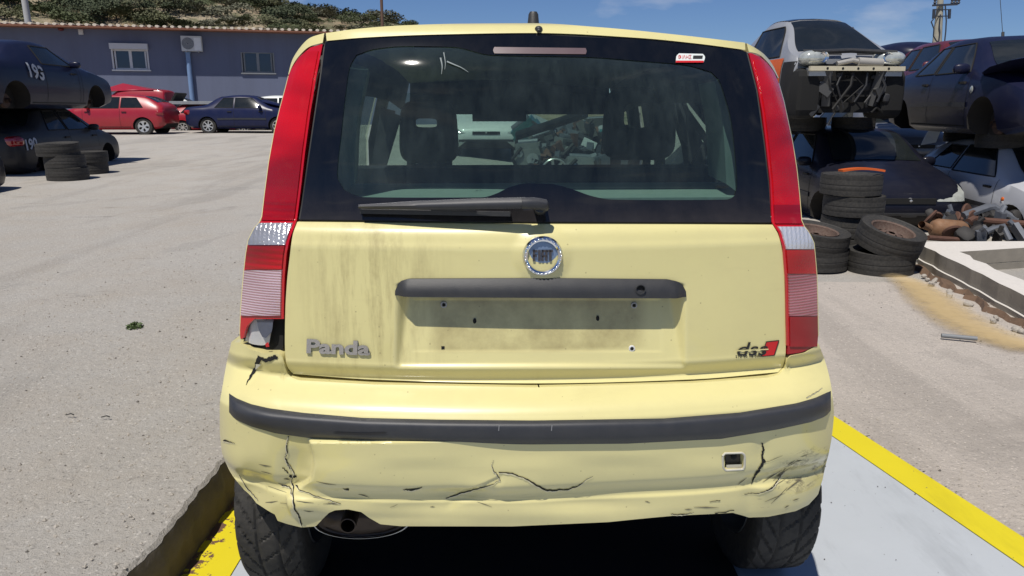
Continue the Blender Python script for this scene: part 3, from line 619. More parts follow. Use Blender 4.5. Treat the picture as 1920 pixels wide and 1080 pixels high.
# ---- exhaust
c = hit(677, 976, -.16); mb = MB(); prof = []
N = 40; sec = [(-.004, .35), (.0, .62), (.012, .86), (.010, .93), (.0, .97), (.006, 1.0), (.30, 1.0), (.31, .85)]
for i, (dy, k) in enumerate(sec): prof.append([(c[0] + .128 * k * math.cos(2 * math.pi * j / N), c[1] + dy, c[2] + .048 * k * math.sin(2 * math.pi * j / N) - .008) for j in range(N + 1)])
mb.grid(np.array(prof)); mb.add([prof[0][j] for j in range(N)] , [tuple(range(N))[::-1]]); sil = part(mb, 'silencer', exh, None, 40)
mb = MB(); rim = np.array(prof[5]); mb.tube(rim, .003, 6, cap=False); part(mb, 'silencer_rim', steel, sil)
p0 = hit(652, 986, -.09); mb = MB(); mb.lathe([(.021, .14), (.021, 0), (.018, -.001), (.018, .12), (0, .12)], 24, p0, 'Y'); part(mb, 'exhaust_pipe', exh, sil)

# ---- wheels: tyre with real tread, rim
tyre_m = pm('tyre_rubber', (.014, .0135, .013), .75, var=.3, vs=20, bump=.2, bs=300, dust=.09)
rim_m = pm('rim_steel', (.18, .18, .18), .45, metal=.5, var=.2)
def tread_tyre(Rt=.292, W=.162, nu=264, nv=40):
    a = np.linspace(0, 2 * math.pi, nu, endpoint=False); s = np.linspace(-1, 1, nv)
    A, Q = np.meshgrid(a, s, indexing='ij'); prof_r = Rt - .006 * np.abs(Q) ** 2.2 - .10 * np.clip((np.abs(Q) - .80) / .20, 0, 1) ** 1.6
    prof_x = np.where(np.abs(Q) < .8, Q / .8 * W / 2, np.sign(Q) * (W / 2 + .012 * np.sin(np.clip((np.abs(Q) - .8) / .2, 0, 1) * math.pi)))
    g = np.zeros_like(A)
    for c0 in (-.27, .27): g += np.exp(-((Q - c0) / .035) ** 2)
    ph = A * 26 / (2 * math.pi) + np.abs(Q) * 2.6; fr_ = np.abs((ph % 1) - .5) * 2
    g += (fr_ < .16) * (np.abs(Q) > .30) * (np.abs(Q) < .86)
    ph2 = A * 26 / (2 * math.pi) + .5 + Q * 1.2; g += (np.abs((ph2 % 1) - .5) * 2 < .10) * (np.abs(Q) < .24)
    rr = prof_r - .0055 * np.clip(g, 0, 1) * (np.abs(Q) < .9)
    P = np.stack([prof_x, rr * np.cos(A), rr * np.sin(A)], -1); P = np.concatenate([P, P[:1]], 0); m = MB(); m.grid(P); return m
wheels = []
for sx in (-1, 1):
    w = tread_tyre(); cx = .723 * sx if sx < 0 else .731; 
    wh = w.build('wheel', tyre_m, car, 30); wh.location = (cx, .575, .289); wh.rotation_euler = (.3, 0, 0)
    m = MB(); m.lathe([(.05, .05 * sx), (.12, .035 * sx), (.165, .05 * sx), (.178, .075 * sx), (.185, .088 * sx), (.185, -.085 * sx)], 32, (0, 0, 0), 'X'); m.build('rim', rim_m, wh, 35)
# front wheels
for sx in (-1, 1):
    m = MB(); m.lathe([(.19, -.075), (.235, -.088), (.278, -.082), (.289, -.05), (.289, .05), (.278, .082), (.235, .088), (.19, .075)], 36, (0, 0, 0), 'X'); wh = m.build('wheel', tyre_m, car, 30, (sx * .715, 2.87, .289))
    m = MB(); m.lathe([(0, .05 * sx), (.12, .035 * sx), (.178, .075 * sx), (.19, .085 * sx), (.19, -.085 * sx)], 32, (0, 0, 0), 'X'); m.build('rim', rim_m, wh, 35)
mb = MB(); mb.tube([(-.62, .575, .27), (.62, .575, .27)], .035, 12); mb.bar((-.55, .575, .30), (-.5, 1.3, .32), .08, .05); mb.bar((.55, .575, .30), (.5, 1.3, .32), .08, .05); part(mb, 'rear_axle', pm('black_axle', (.02, .02, .02), .7))

# ---- lower body (closed, with real arches), cabin
under = pm('underbody', (.015, .015, .015), .9)
ys = np.array([.20, .30, .42, .6, .9, 1.4, 2.0, 2.6, 3.0, 3.25, 3.40, 3.48]); hw = np.array([.57, .675, .725, .78, .815, .82, .82, .815, .79, .73, .62, .45])
zt = np.array([.98, 1.0, 1.02, 1.02, 1.03, 1.03, 1.03, 1.02, .98, .93, .84, .70]); zb = np.array([.48, .42, .36, .32, .30, .30, .30, .30, .32, .34, .38, .45])
yy = np.linspace(.20, 3.48, 56); hw_, zt_, zb_ = (pchip(ys, k, yy) for k in (hw, zt, zb)); rows = []
for y, w, t_, b in zip(yy, hw_, zt_, zb_):
    h = t_ - b; half = [(0, b), (w * .85, b), (w * .97, b + .05), (w, b + .3 * h), (w * 1.0, b + .6 * h), (w * .975, b + .88 * h), (w * .94, t_), (w * .5, t_ + .0), (0, t_)]
    rows.append([(x, y, z) for x, z in half] + [(-x, y, z) for x, z in half[::-1][1:-1]])
Pn = np.array(rows); Pn = np.concatenate([Pn, Pn[:, :1]], 1); mb = MB(); n_ = Pn.shape[1] - 1
for r in Pn[:, :-1]: mb.v.extend([tuple(p) for p in r])
for i in range(len(Pn) - 1):
    for k in range(n_): mb.f.append((i * n_ + k, i * n_ + (k + 1) % n_, (i + 1) * n_ + (k + 1) % n_, (i + 1) * n_ + k)); mb.m.append(0 if 1 <= k <= n_ - 2 and not (6 <= k <= n_ - 8) else 1)
mb.f.append(tuple(range(n_))[::-1]); mb.m.append(1); e = (len(Pn) - 1) * n_; mb.f.append(tuple(e + k for k in range(n_))); mb.m.append(0)
def cut_arches(body, cyl, mat):
    m = MB()
    for c0, c1, r in cyl: m.tube([c0, c1], r, 28)
    cut = m.build('cutter', [mat], body.parent, 0); cut.location = body.location
    md = body.modifiers.new('b', 'BOOLEAN'); md.object = cut; md.operation = 'DIFFERENCE'; md.solver = 'EXACT'
    try: md.material_mode = 'TRANSFER'
    except Exception: pass
    bpy.context.view_layer.update(); dg = bpy.context.evaluated_depsgraph_get(); me = bpy.data.meshes.new_from_object(body.evaluated_get(dg))
    body.modifiers.clear(); old = body.data; body.data = me; cm = cut.data; bpy.data.objects.remove(cut); bpy.data.meshes.remove(cm); bpy.data.meshes.remove(old)
    me.polygons.foreach_set('use_smooth', [True] * len(me.polygons)); me.set_sharp_from_angle(angle=R(38))
lower = part(mb, 'lower_body', [paint, under])
cut_arches(lower, [((s * .55, y, .29), (s * .95, y, .29), .33) for s in (-1, 1) for y in (.575, 2.87)], under)
# roof from the spoiler edge forward
edge = SPP[0]; rows = []
for k, (y, dz, sc_) in enumerate([(None, 0, 1), (.50, .010, 1.01), (.7, .018, 1.03), (1.1, .022, 1.04), (1.6, .010, 1.03), (2.0, -.03, 1.0)]):
    rows.append(edge if y is None else np.c_[edge[:, 0] * sc_, np.full(len(edge), y) + .0 * edge[:, 0], edge[:, 2] + dz])
mb = MB(); mb.grid(np.array(rows)); part(mb, 'roof', paint, None, 50)
liner = pm('headliner', (.30, .30, .28), .9, var=.08)
mb = MB(); lr = np.array(rows[:])[:, 4:-4].copy(); lr[..., 2] -= .045; lr[0, :, 1] += .03; mb.grid(lr, flip=True); part(mb, 'headliner', liner, None, 50)
zr = 1.53
trim_d = pm('cabin_dark_trim', (.018, .019, .021), .75, var=.2); trim_g = pm('cabin_grey_trim', (.19, .21, .20), .8, var=.12)
cloth = pm('seat_cloth', (.012, .013, .017), .95, var=.25, vs=60)
for sx in (-1, 1):
    for nm, a, b, w in (('rear_pillar', (.645, .44, 1.0), (.555, .53, zr), .20), ('centre_pillar', (.76, 1.35, 1.0), (.60, 1.35, zr), .09), ('front_pillar', (.74, 2.62, 1.0), (.58, 1.96, zr - .02), .07)):
        m = MB(); a_, b_ = Vector((a[0] * sx, a[1], a[2])), Vector((b[0] * sx, b[1], b[2])); mid = (a_ + b_) / 2 + Vector(((.005 if nm == 'rear_pillar' else .03) * sx, 0, 0))
        d = Vector((0, w / 2, 0)); t_ = Vector((.025 * sx, 0, 0))
        V = [a_ - d, a_ + d, mid - d * .9, mid + d * .9, b_ - d * .8, b_ + d * .8]; V = V + [v - t_ * 2 for v in V]
        m.add(V, [(0, 1, 3, 2), (2, 3, 5, 4)]); m.add(V, [(7, 6, 8, 9), (9, 8, 10, 11), (0, 2, 8, 6), (2, 4, 10, 8), (1, 7, 9, 3), (3, 9, 11, 5)], 1); part(m, nm, [paint, trim_d], None, 30)
    for nm, y0, y1, y2, y3 in (('side_window', .52, 1.30, .57, 1.30), ('side_window', 1.40, 2.52, 1.40, 1.95)):
        m = MB(); P_ = np.array([[((.665 if y0 < 1 else .745) * sx, y0, 1.02), (.745 * sx, y1, 1.02)], [((.63 if y0 < 1 else .69) * sx, (y0 + y2) / 2, 1.28), (.69 * sx, (y1 + y3) / 2, 1.28)], [((.565 if y0 < 1 else .59) * sx, y2, zr - .03), (.59 * sx, y3, zr - .03)]]); m.grid(P_); part(m, nm, clearglass, None, 50)
    # trim inside the rear pillars, seen through the glass
    m = MB(); cols = ([(612, 100), (612, 250), (606, 400)], [(690, 128), (668, 250), (664, 345)]) if sx < 0 else ([(1400, 118), (1420, 250), (1435, 400)], [(1340, 152), (1356, 240), (1362, 345)])
    A_ = hit(*smooth_poly(cols[0], 12).T, -.05); B_ = hit(*smooth_poly(cols[1], 12).T, -.075); C_ = B_ + np.array([sx * .03, .25, 0]); m.grid(np.stack([A_, B_, C_], 1), flip=sx > 0); part(m, 'pillar_trim', trim_g, None, 50)
# windscreen, scuttle, header rail
m = MB(); W0, W1 = .70, .57; m.grid(np.array([[(x * W0, 2.62 - .10 * x * x, 1.03) for x in np.linspace(-1, 1, 9)], [(x * W1, 1.97 - .05 * x * x, zr - .05) for x in np.linspace(-1, 1, 9)]])); part(m, 'windscreen', clearglass, None, 60)
m = MB(); a_ = lr[-1] + np.array([0, -.01, .03]); b_ = a_.copy(); b_[:, 2] = 1.385; b_[:, 1] = 1.92; m.grid(np.stack([a_, b_])); m.box((-.06, 1.80, zr - .10), (.30, .14, .06)); part(m, 'header_rail', trim_d)
for k in (0, -1):
    m = MB(); a_ = lr[:, k] + np.array([0, 0, .03]); b_ = a_.copy(); b_[:, 2] -= .15; b_[:, 0] *= 1.08; m.grid(np.stack([a_, b_])); part(m, 'side_rail', trim_d)
m = MB(); m.box((-.045, 1.86, 1.385), (.24, .03, .06)); m.tube([(-.045, 1.86, 1.41), (-.045, 1.9, 1.46)], .008); part(m, 'rear_view_mirror', trim_d)
m = MB(); xs_ = np.linspace(-.74, .74, 40); prof = np.array([[(x, 2.05, .80), (x, 2.02, 1.035 + .02 * math.exp(-((x + .36) / .17) ** 2)), (x, 2.12, 1.06 + .035 * math.exp(-((x + .36) / .18) ** 2) + .03 * math.exp(-((x - .33) / .22) ** 2)), (x, 2.60, 1.03)] for x in xs_]); m.grid(prof.transpose(1, 0, 2), flip=True); part(m, 'dashboard', trim_d, None, 40)
m = MB(); cc = Vector((-.36, 1.86, 1.0)); q = Euler((R(62), 0, 0)).to_matrix()
m.tube([cc + q @ Vector((.18 * math.cos(t), .18 * math.sin(t), 0)) for t in np.linspace(0, 2 * math.pi, 40)], .015, 8, cap=False); m.bar(cc + q @ Vector((-.17, 0, 0)), cc + q @ Vector((.17, 0, 0)), .03, .03); part(m, 'steering_wheel', trim_d)
# a loose dark rod lying up against the windscreen
m = MB(); m.tube([ony(1008, 254, 4.05) - Vector(CO.tolist()), ony(1133, 213, 3.75) - Vector(CO.tolist())], .024, 10); part(m, 'loose_rod', pm('black_rod', (.006, .006, .007), .6))
# front seats with holed headrests, rear bench, parcel shelf
def loc_car(p): return Vector(to_car(np.array(p)).tolist())
def seat(u0, u1, v0, vhole, vb, y):
    A, B = loc_car(ony(u0, v0, y)), loc_car(ony(u1, vb, y)); w = B.x - A.x; zt0, zb0 = A.z, B.z; yl = A.y; h = zt0 - zb0; xc = (A.x + B.x) / 2
    hole = (loc_car(ony(vhole[0], vhole[1], y)), loc_car(ony(vhole[2], vhole[3], y)))
    out = []; inn = []; N = 56
    for k in range(N):
        a = 2 * math.pi * k / N; ce, se = math.cos(a), math.sin(a); pw = lambda x, e: math.copysign(abs(x) ** e, x)
        tz = .5 + .5 * pw(se, .45); out.append((xc + w / 2 * pw(ce, .45) * (1.0 - .10 * tz), (zt0 + zb0) / 2 + h / 2 * pw(se, .45)))
        hx, hz = (hole[0].x + hole[1].x) / 2, (hole[0].z + hole[1].z) / 2; inn.append((hx + (hole[1].x - hole[0].x) / 2 * pw(ce, .5), hz + (hole[0].z - hole[1].z) / 2 * pw(se, .5)))
    ro_, ri_ = np.array(out), np.array(inn); m = MB(); T = .05; L = []
    for src, yo in ((ri_, -T * .7), ((ri_ * .6 + ro_ * .4), -T), ((ri_ * .15 + ro_ * .85), -T), (ro_, -T * .4), (ro_, T * .4), ((ri_ * .15 + ro_ * .85), T), ((ri_ * .6 + ro_ * .4), T), (ri_, T * .7)):
        L.append([(p[0], yl + yo, p[1]) for p in src] + [(src[0][0], yl + yo, src[0][1])])
    L.append(L[0]); m.grid(np.array(L)); s = MB(); s.box((0, 0, 0), (w * 1.5, .13, .55))
    sc_ = 1.0; S_ = part(MB().ell((xc, yl + .05, zb0 - .33), (w * .85, .075, .30), 20, 12, None, 0, .5), 'front_seat', cloth)
    part(m, 'headrest', cloth, S_, 60)
    for dx in (-.30, .30): mm = MB(); mm.box((xc + dx * w, yl, zb0 - .02), (.035, .03, .09)); part(mm, 'headrest_post', trim_d, S_)
    return S_
seat(745, 862, 188, (778, 222, 820, 239), 306, 3.02)
seat(1130, 1266, 163, (1168, 194, 1222, 240), 300, 2.86)
# belts and centre-pillar trims that darken the sides
for a, b, y, w in (((728, 205), (706, 330), 2.75, .05), ((745, 215), (712, 325), 2.7, .03), ((1292, 168), (1300, 330), 2.8, .03), ((1345, 240), (1302, 312), 2.6, .03)):
    m = MB(); m.bar(loc_car(ony(*a, y)), loc_car(ony(*b, y)), .02, w); part(m, 'seat_belt', trim_d)
m = MB(); a0 = loc_car(ony(640, 313, 2.5)); a1 = loc_car(ony(1380, 316, 2.5)); m.box(((a0.x + a1.x) / 2, a0.y, a0.z - .23), (a1.x - a0.x, .14, .46)); part(m, 'rear_bench', cloth, None)
m = MB(); zsh = loc_car(ony(1010, 343.5, 2.16)).z; m.add([(-.50, .22, zsh), (.50, .22, zsh), (.60, .32, zsh), (.62, .60, zsh), (-.62, .60, zsh), (-.60, .32, zsh)], [(0, 1, 2, 3, 4, 5)]).add([(-.50, .22, zsh - .02), (.50, .22, zsh - .02), (.50, .22, zsh), (-.50, .22, zsh)], [(0, 1, 2, 3)]); part(m, 'parcel_shelf', pm('grey_shelf', (.46, .48, .45), .95, var=.15, vs=30, dust=.3))
m = MB(); m.box((0, .30, zsh - .12), (1.0, .04, .20)); part(m, 'gate_trim', trim_d)
# aerial stub on the roof
q = loc_car(ony(1000, 42, 2.27)); m = MB(); m.lathe([(0, .074), (.010, .073), (.014, .066), (.021, .0), (.026, -.03), (0, -.03)], 20, (q.x, q.y, q.z - .044), 'Z'); part(m, 'aerial', blackplastic)
# ------------------------------------------------------------------ the yard
def h01(x, y): return .010 * (math.sin(x * 1.7 + y * .9) + math.sin(x * .6 - y * 1.3 + 2)) + .012 * math.sin(x * .31 + y * .43)
def zleft(y): return .17 + .0125 * min(max(y - 2, 0), 34)
def zright(y): return -.016 * min(max(y - 1, 0), 6) + .02 * max(0, y - 9) * (1 if y < 25 else 16 / max(y - 9, 1e-6))
def yard_z(x, y):
    b = min(1, max(0, (x + 1.6) / 3.0)); b = b * b * (3 - 2 * b)
    return zleft(y) * (1 - b) + zright(y) * b
def mat_ground(name, base, tintc, peb=1.0, sand=False):
    t = NT(name); o = t.coord(); c = np.array(base); x, y, z = t.sep(o)
    big = t.noise(o, .22, 6, .6, .4); mid = t.noise(o, 1.7, 8, .65); fine = t.noise(o, 38, 6, .7); grit = t.noise(o, 160, 4, .7)
    col = t.mix(t.ramp(big, [(.35, 0), (.65, 1)]), tuple(c * .93), tuple(np.clip(c * 1.05, 0, 1)))
    col = t.mix(t.math('MULTIPLY', t.ramp(mid, [(.42, 0), (.7, 1)]), .55), col, tintc)
    trk = t.noise(t.coord((.9, .22, 1), (3, 0, 0)), 1.2, 7, .6, .8); col = t.mix(t.math('MULTIPLY', t.ramp(trk, [(.50, 0), (.62, 1)]), .46), col, tuple(c * .62))
    blk = t.noise(t.coord((1, 3.2, 1)), 1.3, 8, .72); col = t.mix(t.math('MULTIPLY', t.ramp(blk, [(.62, 0), (.72, 1)]), .62), col, tuple(c * .33))
    col = t.mix(t.math('MULTIPLY', t.ramp(fine, [(.25, 1), (.5, 0)]), .42), col, tuple(c * .55))
    vc = t.vor(o, 75, 'F1', 'Color'); vd = t.vor(o, 75)
    sp = t.ramp(t.sep(vc)[0], [(.80, 0), (.86, 1)]); sp = t.math('MULTIPLY', sp, t.ramp(vd, [(.25, 1), (.5, 0)]))
    col = t.mix(t.math('MULTIPLY', sp, .5), col, tuple(np.clip(c * 1.6, 0, 1)))
    sp2 = t.math('MULTIPLY', t.ramp(t.sep(vc)[1], [(.86, 0), (.9, 1)]), t.ramp(vd, [(.2, 1), (.45, 0)])); col = t.mix(t.math('MULTIPLY', sp2, .6), col, tuple(c * .35))
    col = t.mix(t.math('MULTIPLY', t.ramp(grit, [(.3, 1), (.55, 0)]), .30), col, tuple(c * .6))
    oil = t.ramp(t.noise(t.coord((.55, .4, 1), (7, 2, 0)), 1, 7, .6), [(.66, 0), (.74, 1)]); col = t.mix(t.math('MULTIPLY', oil, .5), col, tuple(c * .35))
    ck = t.vor(t.coord((.31, .17, 1)), 1.0, 'DISTANCE_TO_EDGE'); col = t.mix(t.math('MULTIPLY', t.ramp(t.math('ADD', ck, t.math('MULTIPLY', t.math('SUBTRACT', mid, .5), .35)), [(.0, 1), (.006, 0)]), .16), col, tuple(c * .4))
    t.bump(t.math('ADD', t.math('ADD', t.math('MULTIPLY', fine, 1.0), t.math('MULTIPLY', grit, .5)), t.math('MULTIPLY', mid, 2.0)), .95, .014)
    return t.set(col=col, rough=.93, spec=.25)
g_left = mat_ground('concrete_yard', (.40, .378, .345), (.36, .315, .26)); g_right = mat_ground('gravel_yard', (.48, .432, .382), (.50, .445, .39))
def kx(y): return -1.045 - (.10 * max(0, 1.95 - y) if y > .9 else .105) + .004 * math.sin(y * 23) * math.sin(y * 7.1 + 1) + .004 * math.sin(y * 71)
def lx(y): return 1.518 - .205 * (y - 3.285)
YE = 6.4
ysn = list(np.arange(-8, 0, .5)) + list(np.arange(0, 3.6, .03)) + list(np.arange(3.6, YE + .01, .2))
mb = MB()
xs_l = lambda y: [-90, -40, -20, -12, -8, -6, -5, -4, -3.4, -2.8, -2.4, -2, -1.7, -1.45, -1.25, -1.15, kx(y) - .012, kx(y)]
G = [[(x, y, zleft(y) + (h01(x, y) if x < -1.2 else 0) - (.012 if k == 17 else 0)) for k, x in enumerate(xs_l(y))] for y in ysn]; mb.grid(np.array(G))
kf = mb.build('yard', g_left, None, 40); tag(kf, kind='structure')
# face of the low kerb the yard ends in
kerbm = pm('kerb_concrete', (.115, .095, .078), .95, var=.45, vs=9, bump=.8, bs=45)
mb = MB(); mb.grid(np.array([[(kx(y) + .002, y, zleft(y) - .012), (kx(y) + .016 + .004 * math.sin(y * 40), y, .10), (kx(y) + .006, y, .05 + .01 * math.sin(y * 31)), (-1.045 + .02, y, -.01)] for y in ysn])); tag(mb.build('kerb', kerbm, None, 40), kind='structure')
mb = MB(); xs_r = lambda y: [lx(y), lx(y) + .06, lx(y) + .2, lx(y) + .45, lx(y) + .9, lx(y) + 1.4, 3.2, 3.6, 4, 4.5, 5.2, 6, 8, 12, 20, 40, 90]
ysr = sorted(set([round(v, 3) for v in list(np.arange(-8, 0, .5)) + list(np.arange(0, YE + .01, .1))]))
G = [[(max(x, lx(y)), y, zright(y) + (.018 if k > 0 else .004) + (h01(x, y) * .8 if k > 2 else 0)) for k, x in enumerate(sorted(xs_r(y)))] for y in ysr]; mb.grid(np.array(G)); tag(mb.build('gravel_yard', g_right, None, 40), kind='structure')
mb = MB(); xx = [-90, -60, -40, -25, -18, -14, -11, -9, -7, -5, -4, -3, -2, -1.6, -1, -.4, .2, .8, 1.4, 2, 2.6, 3.2, 4, 5, 6, 8, 11, 16, 25, 50, 90]; yl = [YE, 6.8, 7.2, 7.8, 8.6, 9.5, 11, 13, 15, 18, 21, 25, 30, 36, 45, 60, 90, 200, 600]
G = [[(x * (1 + max(0, y - 60) / 30), y, yard_z(x, y) + (h01(x, y) * .8 if abs(x) > 1.7 else 0) - (.006 if y == YE else 0)) for x in xx] for y in yl]; mb.grid(np.array(G)); tag(mb.build('yard', g_left, None, 40), kind='structure')
xk = np.linspace(-1.05, 1.0, 12); mb = MB(); mb.grid(np.array([[(x, YE, -.12) for x in xk], [(x, YE + .01, max(.0, yard_z(x, YE) - .004)) for x in xk]])); tag(mb.build('kerb', kerbm, None, 0), kind='structure')
# the painted bay the hatchback stands in
def mat_bay(name, col, chips, chipcol):
    t = NT(name); o = t.coord(); c = np.array(col); f = t.noise(o, 2.2, 8, .65)
    cc = t.mix(f, tuple(c * .9), tuple(np.clip(c * 1.08, 0, 1)))
    sm = t.noise(t.coord((1, .25, 1)), 6, 7, .7); cc = t.mix(t.math('MULTIPLY', t.ramp(sm, [(.52, 0), (.75, 1)]), .42), cc, tuple(c * .55))
    sp = t.ramp(t.noise(o, 55, 3, .6), [(.72, 0), (.76, 1)]); cc = t.mix(t.math('MULTIPLY', sp, .7), cc, (.10, .08, .06))
    if chips:
        x = t.sep(o)[0]; edge = t.ramp(t.math('ADD', x, 1.055), [(.0, .24), (.12, 0)])
        n = t.math('ADD', t.noise(o, 14, 8, .7), t.math('MULTIPLY', edge, 1.0)); cc = t.mix(t.ramp(n, [(.63, 0), (.645, 1)]), cc, chipcol)
    t.bump(t.noise(o, 220, 4, .7), .15, .002)
    return t.set(col=cc, rough=.62, spec=.4)
bay_m = mat_bay('pale_bay_paint', (.40, .425, .45), False, None); yel_l = mat_bay('yellow_line_chipped', (.60, .50, .012), True, (.13, .07, .045)); yel_r = mat_bay('yellow_line_paint', (.60, .50, .012), False, None)
yb = np.arange(-8, YE + .01, .2)
mb = MB(); mb.grid(np.array([[(x, y, 0) for x in np.linspace(-1.04, lx(y), 12)] for y in yb])); tag(mb.build('bay_floor', bay_m, None, 0), kind='structure')
mb = MB(); mb.grid(np.array([[(-1.042, y, .004), (-.873, y, .004)] for y in yb])); tag(mb.build('yellow_line', yel_l, None, 0), kind='structure')
mb = MB(); mb.grid(np.array([[(lx(y) - .148, y, .004), (lx(y) - .003, y, .004)] for y in yb])); tag(mb.build('yellow_line', yel_r, None, 0), kind='structure')
t = NT('dark_floor'); o = t.coord(); t.bump(t.noise(o, 120, 5, .7), .3, .003)
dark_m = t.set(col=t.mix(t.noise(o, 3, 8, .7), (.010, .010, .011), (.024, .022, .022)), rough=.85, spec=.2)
mb = MB(); mb.grid(np.array([[(-.675 + .004 * math.sin(y * 9), y, .004), (.70, y, .004)] for y in np.arange(1.72, YE + .01, .2)])); tag(mb.build('dark_floor_strip', dark_m, None, 0), kind='structure')  # near-black strip along the bay floor beneath the car
# loose grit
def pebbles(name, n, region, mat, smin, smax, zf):
    V, F = [], []
    base = np.array([(1, 0, 0), (-1, 0, 0), (0, 1, 0), (0, -1, 0), (0, 0, .8), (0, 0, -.5)]); fc = [(0, 2, 4), (2, 1, 4), (1, 3, 4), (3, 0, 4), (2, 0, 5), (1, 2, 5), (3, 1, 5), (0, 3, 5)]
    for k in range(n):
        x, y = region(); s = smin * (smax / smin) ** (RNG.random() ** 2.2); a = RNG.random() * 6.3
        B = base * RNG.uniform(.6, 1.3, (6, 1)) * s; c, d = math.cos(a), math.sin(a)
        b = len(V); V += [(x + p[0] * c - p[1] * d, y + p[0] * d + p[1] * c, zf(x, y) + p[2] + s * .2) for p in B]; F += [tuple(b + i for i in f) for f in fc]
    m = MB(); m.add(V, F); return tag(m.build(name, mat, None, 0), kind='stuff')
def reg_l():
    while True:
        y = 1.4 + 5 * RNG.random() ** 1.5; x = -1.07 - 4.2 * RNG.random() ** 1.3
        return min(x, kx(y) - .01), y
def reg_r():
    y = 1.8 + 4.6 * RNG.random() ** 1.3; return lx(y) + .02 + 3.4 * RNG.random() ** 1.2, y
peb_m = pm('grit_stone', (.33, .30, .26), .9, var=.5, vs=40); peb_d = pm('dark_grit', (.10, .09, .08), .9, var=.4, vs=40)
pebbles('grit', 9000, reg_l, peb_m, .0016, .009, lambda x, y: zleft(y) + (h01(x, y) if x < -1.2 else 0)); pebbles('grit', 900, reg_l, peb_d, .002, .008, lambda x, y: zleft(y) + (h01(x, y) if x < -1.2 else 0))
pebbles('grit', 7000, reg_r, peb_m, .0016, .008, lambda x, y: zright(y) + .018); pebbles('grit', 500, reg_r, peb_d, .002, .009, lambda x, y: zright(y) + .018)
pebbles('grit', 40, lambda: (RNG.uniform(.9, 1.7), RNG.uniform(2.0, 3.0)), peb_d, .0015, .004, lambda x, y: .003)
# a trail of spilled yellow sand on the right
t = NT('spilled_sand'); o = t.coord(); a = t.node('Attribute'); a.attribute_name = 'edge'; al = t.math('MULTIPLY', t.ramp(t.math('ADD', a.outputs['Fac'], t.math('MULTIPLY', t.math('SUBTRACT', t.noise(o, 14, 8, .7), .5), .9)), [(.12, 0), (.95, 1)]), .72)
sand_m = t.set(col=t.mix(t.noise(o, 18, 7, .7), (.46, .32, .13), (.55, .42, .22)), rough=.95, alpha=al)
path = smooth_poly([(1672, 512), (1715, 535), (1760, 575), (1815, 615), (1870, 640), (1960, 668)], 26); hw2 = np.interp(np.linspace(0, 1, 26), [0, .3, .6, 1], [.14, .26, .25, .24])
pc = np.array([onz(u, v, -.05)[:] for u, v in path]); tg = np.gradient(pc, axis=0); nn = np.c_[-tg[:, 1], tg[:, 0]]; nn /= np.hypot(*nn.T)[:, None]
G = []
for k in range(26): G.append([(pc[k, 0] + nn[k, 0] * q * hw2[k], pc[k, 1] + nn[k, 1] * q * hw2[k], zright(pc[k, 1]) + .032 + .012 * (1 - q * q)) for q in np.linspace(-1, 1, 9)])
mb = MB(); mb.grid(np.array(G)); so = tag(mb.build('spilled_sand', sand_m, None, 60), kind='stuff')
at_ = so.data.attributes.new('edge', 'FLOAT', 'POINT'); ev = [(1 - abs(q) ** 1.6) * min(1, k / 2 + .1, (25 - k) / 3 + .2) for k in range(26) for q in np.linspace(-1, 1, 9)]; at_.data.foreach_set('value', ev)
# weeds
def leafy(mb, c, n, r, h, lf, m=0):
    for k in range(n):
        a = RNG.random() * 6.3; d = r * RNG.random() ** .6; z = h * RNG.random(); p = Vector((c[0] + d * math.cos(a), c[1] + d * math.sin(a), c[2] + z * (1 - .6 * d / r)))
        u = Vector(RNG.normal(0, 1, 3).tolist()).normalized(); v = u.orthogonal().normalized(); s = lf * RNG.uniform(.6, 1.4)
        mb.add([p - u * s, p + v * s * .5, p + u * s, p - v * s * .5], [(0, 1, 2, 3)], m)
weed_m = pm('weed_green', (.055, .085, .022), .7, var=.4, vs=20)
p = onz(255, 626, .18); mb = MB(); leafy(mb, (p.x, p.y, zleft(p.y) + h01(p.x, p.y)), 150, .045, .035, .010); tag(mb.build('weed', weed_m, None, 0), 'small green weed sprouting alone from the pale concrete yard', 'plant')
p = onz(1722, 482, -.06); mb = MB(); leafy(mb, (p.x - .05, p.y - .08, -.07), 120, .07, .14, .018); tag(mb.build('weed', weed_m, None, 0), 'green weed growing at the corner of the low concrete wall by the tyres', 'plant')
for (u, v, nm) in ((190, 782, 0), (123, 778, 0), (658, 0, 0)):
    if nm or v == 0: continue
    p = onz(u, v, .195); mb = MB(); mb.tube([p, p + Vector((.02, .004, .004)), p + Vector((.035, -.003, .002))], .0025, 6); tag(mb.build('twig', pm('twig_dark', (.03, .03, .025), .8), None), 'short dark twig lying on the concrete, the ' + ('nearer one to the car' if u == 190 else 'one farther from the car'), 'twig')
p = onz(1765, 629, -.012); q = onz(1832, 635, -.012); mb = MB(); mb.tube([p, q], .014, 12, cap=False); mb.tube([q, p], .011, 12, cap=False); tag(mb.build('pipe_offcut', pm('grey_pipe', (.17, .18, .19), .6), None), 'short grey pipe offcut lying on the gravel beside the yellow sand', 'pipe')

